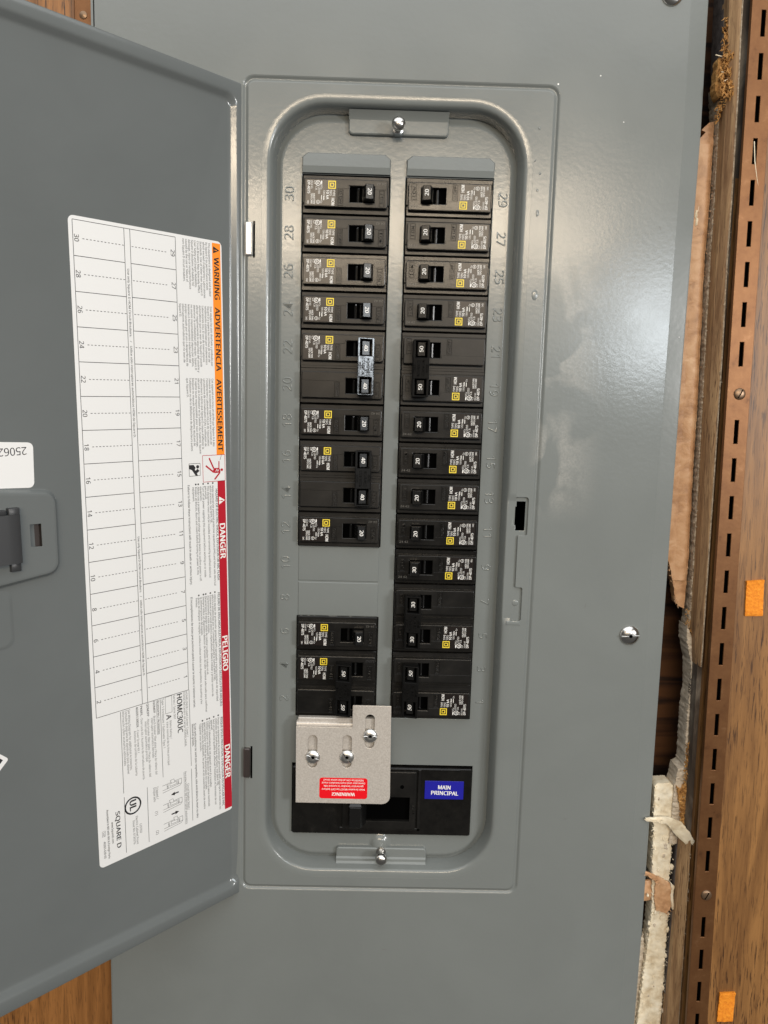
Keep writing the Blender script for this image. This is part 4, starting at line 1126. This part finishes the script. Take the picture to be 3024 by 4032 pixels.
# ---- broken plaster low in the gap
mb = MB()
g = [(280.3, -303.0), (284.4, -312), (286.6, -318), (288.6, -328.3), (289.9, -347.3), (290.6, -376.2), (291.0, -395.7), (290.6, -407.5), (290.2, -440), (289.8, -470), (280, -470), (280.3, -424.5), (281.4, -417.5), (282.0, -411.2), (285.7, -409.6), (286.3, -400.7), (285.7, -386.0), (285.5, -364.7), (286.7, -347.4), (284.8, -328.4), (280.9, -315.3), (280.3, -303.0)]
slab(mb, jag(g, 1.1, .4), -3, 12.5, 'greygyp', .55, 1.3)
single(mb, 'sawn_drywall', 'grey sawn drywall edge curving past the open cavity', 'wallboard', angle=60)
mb = MB()
for _ in range(1300):
    k = rng.random(); y = -306 - k * 158
    x = 285.0 + 5.0 * min(1, max(0, (-306 - y) / 34)) + rng.gauss(0, .75) - (rng.random() * 3.6 if y < -392 else 0)
    if -332 > y > -376 and rng.random() < .7: continue
    r_ = rng.uniform(.35, 1.1)
    vs = [(x + rng.uniform(-r_, r_), y + rng.uniform(-r_, r_) * 1.4, 13.3 + rng.uniform(-.4, 2.2)) for _ in range(5)]
    mb.add(vs, [(0, 1, 2), (0, 2, 3), (1, 3, 4), (0, 3, 1), (2, 4, 3), (0, 1, 4), (1, 2, 4)], 'fibre' if rng.random() < .6 else 'crumb')
def hairs(path, n, mt, z, spread=.6, lo=.8, hi=2.6, ang=None):
    segs = [(Vector(a), Vector(b)) for a, b in zip(path, path[1:])]
    tot = sum((b - a).length for a, b in segs)
    for _ in range(n):
        r = rng.random() * tot
        for a, b in segs:
            if r <= (b - a).length: break
            r -= (b - a).length
        p = a.lerp(b, min(1, r / max(1e-6, (b - a).length))) + Vector((rng.gauss(0, spread), rng.gauss(0, spread)))
        t = rng.uniform(0, 6.28) if ang is None else rng.gauss(ang, .6)
        l = rng.uniform(lo, hi); d = Vector((math.cos(t), math.sin(t))) * l; q = Vector((-d.y, d.x)).normalized() * rng.uniform(.10, .24)
        z0 = z + rng.uniform(-1, 1); z1 = z0 + rng.uniform(-.8, 1.6)
        e = p + d * .55 + q * rng.uniform(-1.5, 1.5)
        mb.add([(p.x - q.x, p.y - q.y, z0), (p.x + q.x, p.y + q.y, z0), (e.x + q.x, e.y + q.y, (z0 + z1) / 2 + .3), (e.x - q.x, e.y - q.y, (z0 + z1) / 2 + .3), (p.x + d.x, p.y + d.y, z1)], [(0, 1, 2, 3), (3, 2, 4)], mt)
hairs([(276.3, 40), (277.5, -60), (279.8, -160), (282.4, -290)], 150, 'crumb', 9.6, .5, .5, 1.6)
hairs([(275.0, 41), (275.6, -60), (278.0, -160), (280.4, -288)], 70, 'tan', 4.4, .4, .6, 1.8)
hairs([(260, -257), (268, -264), (271, -275), (273.6, -288), (279.5, -292)], 60, 'tan', 3.8, .7, .8, 2.6)
hairs([(279.5, -292), (281, -303), (284, -314)], 90, 'fibre', 11, 1.1, .6, 2.4)
hairs([(268.6, -424), (267.6, -447), (269.6, -490)], 70, 'gypsum', 9.6, .5, .5, 1.6, 3.1)
hairs([(271.4, -530), (269.5, -575), (267.8, -620)], 120, 'gypsum', 8.6, .7, .5, 1.8, 3.1)
hairs([(281.6, -430), (282.6, -470), (284.4, -530), (285.4, -600)], 110, 'gypsum', 10.4, .5, .5, 1.6, 0)
hairs([(281.6, -318), (285.4, -330), (286.8, -347), (285.6, -372), (286, -400)], 80, 'greygyp', 11.6, .5, .5, 1.4, 3.1)
hairs([(288, -385), (288.4, -410), (289, -440), (288.6, -462)], 260, 'fibre', 14.6, 1.0, .7, 2.4, -1.3)
hairs([(259, -450.5), (272, -450)], 30, 'gypsum', 15, .5, .6, 2.0, 0)
hairs([(264, -494), (273, -499), (283, -506), (283, -524), (273, -523)], 80, 'tan', 13.2, .8, .6, 2.2)
hairs([(290.3, -462), (291.6, -520), (293, -640)], 60, 'crumb', 24.3, .3, .6, 1.8, -1.5)
hairs([(277.8, 100), (279.6, 40), (281.2, -40), (284.6, -190), (286.6, -300)], 110, 'crumb', 24.3, .25, .6, 2.0, -1.5)
hairs([(272, 100), (273.4, 78), (272, 60), (272.8, 44)], 110, 'fibre', 17, 1.2, .8, 3.0)
o = single(mb, 'torn_fibres', '', '', kind='stuff', smooth=False)
mb = MB()
p = [(281.2, -423.6), (284.6, -426), (287.6, -420), (290.6, -424), (291.2, -449), (290.6, -463), (286.8, -457), (285.0, -440)]
slab(mb, jag(p + p[:1], 1.2, .45), 8, 15.2, 'fibre', .8, 1.0); single(mb, 'torn_backing', 'ragged orange brown fibre torn open beside the white plaster', 'wallboard', angle=40)
mb = MB()
w_ = [(266.6, -426.2), (268.7, -423.4), (278.1, -423.2), (280.3, -425.5), (281.6, -438.5), (282.0, -454.6), (282.6, -466.7), (283.2, -499.4), (284.5, -528.4), (284.6, -559.9), (285.2, -591.9), (285.6, -640), (286, -700), (266, -700), (267.5, -620.7), (268.5, -592.2), (270.0, -560.2), (271.5, -539.1), (271.6, -520.3), (269.6, -490), (268.6, -467.0), (267.4, -446.8), (266.6, -426.2)]
slab(mb, jag(w_, 1.0, .5), -2, 10.5, 'gypsum', .35, 1.6)
edge = [(265.5, -560), (267.5, -545), (270.0, -560), (268.5, -592), (267.4, -620), (266, -700), (258, -700), (260.5, -620), (263, -585), (265.5, -560)]
slab(mb, jag(edge, 1.2, .5), -5, 7.0, 'greygyp', .5, 1.5)
single(mb, 'broken_plaster', 'cream white broken plaster strip beside the lower right panel edge', 'plaster', angle=60)
mb = MB()
for _ in range(46):        # loose broken chips lying on the edge
    y = rng.uniform(-430, -640); x = rng.choice((269.5, 276, 283.4)) + rng.gauss(0, 1.3) + (-y - 430) * .008
    a0 = rng.uniform(0, 6.28); r_ = rng.uniform(.7, 2.4)
    pts = [(x + r_ * rng.uniform(.6, 1.2) * math.cos(a0 + k * 1.05) * .7, y + r_ * rng.uniform(.7, 1.5) * math.sin(a0 + k * 1.05)) for k in range(6)]
    slab(mb, pts, 9.5, 10.9 + rng.uniform(0, .9), rng.choice(('gypsum', 'gypsum', 'gypsum', 'greygyp')), .2, 1.5)
single(mb, 'plaster_chips', '', '', kind='stuff', angle=50)
mb = MB()
d_ = [(294.0, -486), (297.0, -520), (298.4, -560), (299.0, -600), (301, -700), (291.6, -700), (291.2, -600), (291.2, -560), (291.8, -520), (293.0, -492)]
slab(mb, jag(d_, 1.6, .35), 15, 22.4, 'greygyp', .3, 1.6)
single(mb, 'dust_ridge', 'pale plaster dust ridge between the short wood strip and the rail', 'plaster', angle=60)
mb = MB()
f1 = [(259.2, -449.4), (268, -448.2), (273.8, -447.6), (285.0, -448.9), (290.2, -455.1), (292.2, -459.0), (291.8, -463.2), (289.6, -462.0), (288.0, -464.6), (282.2, -460.2), (276.1, -453.4), (268, -452.2), (259.3, -451.6), (259.2, -449.4)]
f1 = [(271.5 + (x - 271.5) * 1.0 + (1.2 if x < 266 else 0), y) for x, y in f1]
slab(mb, jag(f1, 1.2, .3), None, 15.0, 'gypsum', .4, 1.6, lambda x, y: max(0, (x - 279)) * .85 - max(0, 272 - x) * .1); single(mb, 'plaster_flap', 'cream plaster flap curling over the wood strip', 'plaster', angle=60)
mb = MB()
f2 = [(264.2, -493.1), (272.6, -496.0), (281.5, -499.9), (284.0, -504.9), (284.6, -519.4), (281.9, -525.6), (273.8, -523.7), (272.1, -513.4), (272.0, -501.1), (263.6, -494.6), (264.2, -493.1)]
slab(mb, jag(f2, 1.3, .4), None, 13.0, 'tan', .5, 1.6, lambda x, y: .12 * (x - 276))
mb.prism(jag([(264.8, -503.1), (272.4, -502.0), (273.8, -513.3), (270.7, -518.6), (262.0, -519.7), (264.8, -503.1)], 2, .4), 6, 8.2, 'tan', .3)
mb.prism(jag([(281.9, -499.4), (285.6, -502.9), (285.4, -511), (287.0, -521.4), (285.2, -521.6), (283.4, -512), (283.6, -505), (281.9, -499.4)], 1.5, .25), 12.6, 14.6, 'gypsum', .3)
single(mb, 'paper_flap', 'torn brown paper flap curling out over the plaster', 'wallboard', angle=60)
# torn wood fibre high in the gap
mb = MB()
for (cx, cy, rx_, ry_, n_, z_) in ((274.2, 64.5, 5.0, 9.5, 150, 17), (274.4, 54.5, 5.0, 6.0, 130, 20), (272.2, 84.0, 2.2, 16, 80, 15), (275.6, 75, 3.0, 5.0, 60, 18), (272.4, 44, 1.6, 7, 30, 12)):
    for _ in range(n_):
        a = rng.uniform(0, 6.28); q_ = math.sqrt(rng.random()); x = cx + rx_ * q_ * math.cos(a); y = cy + ry_ * q_ * math.sin(a); z = z_ + (1 - q_) * 4 + rng.uniform(-1, 1)
        l_ = rng.uniform(.6, 2.4); t_ = rng.gauss(1.9, .7); w2 = rng.uniform(.25, .7)
        dx, dy = math.cos(t_) * l_, math.sin(t_) * l_
        vs = [(x - dx, y - dy, z - .4), (x + w2, y - .2, z + .3), (x + dx, y + dy, z + rng.uniform(-.5, .8)), (x - w2, y + .2, z + .2), (x, y, z - 1.2)]
        mb.add(vs, [(0, 1, 2, 3), (0, 4, 1), (1, 4, 2), (2, 4, 3), (3, 4, 0)], 'fibre')
p = [(269.8, 77), (276, 75), (278.2, 61), (275, 54.8), (271.6, 51.6), (268.8, 57.6), (268.9, 68.5)]
mb.prism(jag(p + p[:1], 1.6, .5), 6, 14.5, 'fibre', .8)
for a, b in (((266.5, 77.4, 16), (271.0, 77.0, 15)), ((270.4, 66.5, 18), (274.4, 65.6, 18)), ((272, 60.5, 18.6), (275.6, 62.4, 18.6))): mb.tube([a, b], .35, 'gypsum', 4)
single(mb, 'torn_fibre_wad', 'ragged golden wood fibre torn at the top of the gap', 'wallboard', smooth=False)

# ---- paneling seen behind the door on the left
mb = MB(); mb.box(-420, -124, -900, 420, -6, 2.0, 'leftwood')
single(mb, 'wood_paneling', 'brown woodgrain wall paneling behind the open door on the left', 'paneling')
mb = MB(); mb.box(-148.5, -136.6, 70, 420, 1.8, 7.0, 'rail', .6, 1.0)
for y in (92, 118): mb.lathe((-142.5, y, 6.9), [(2.6, 0), (2.4, .5), (1.2, .9), (.05, 1)], 'brass', 16)
single(mb, 'metal_strip', 'dark brown metal strip beside the top left corner of the panel', 'metal strip')
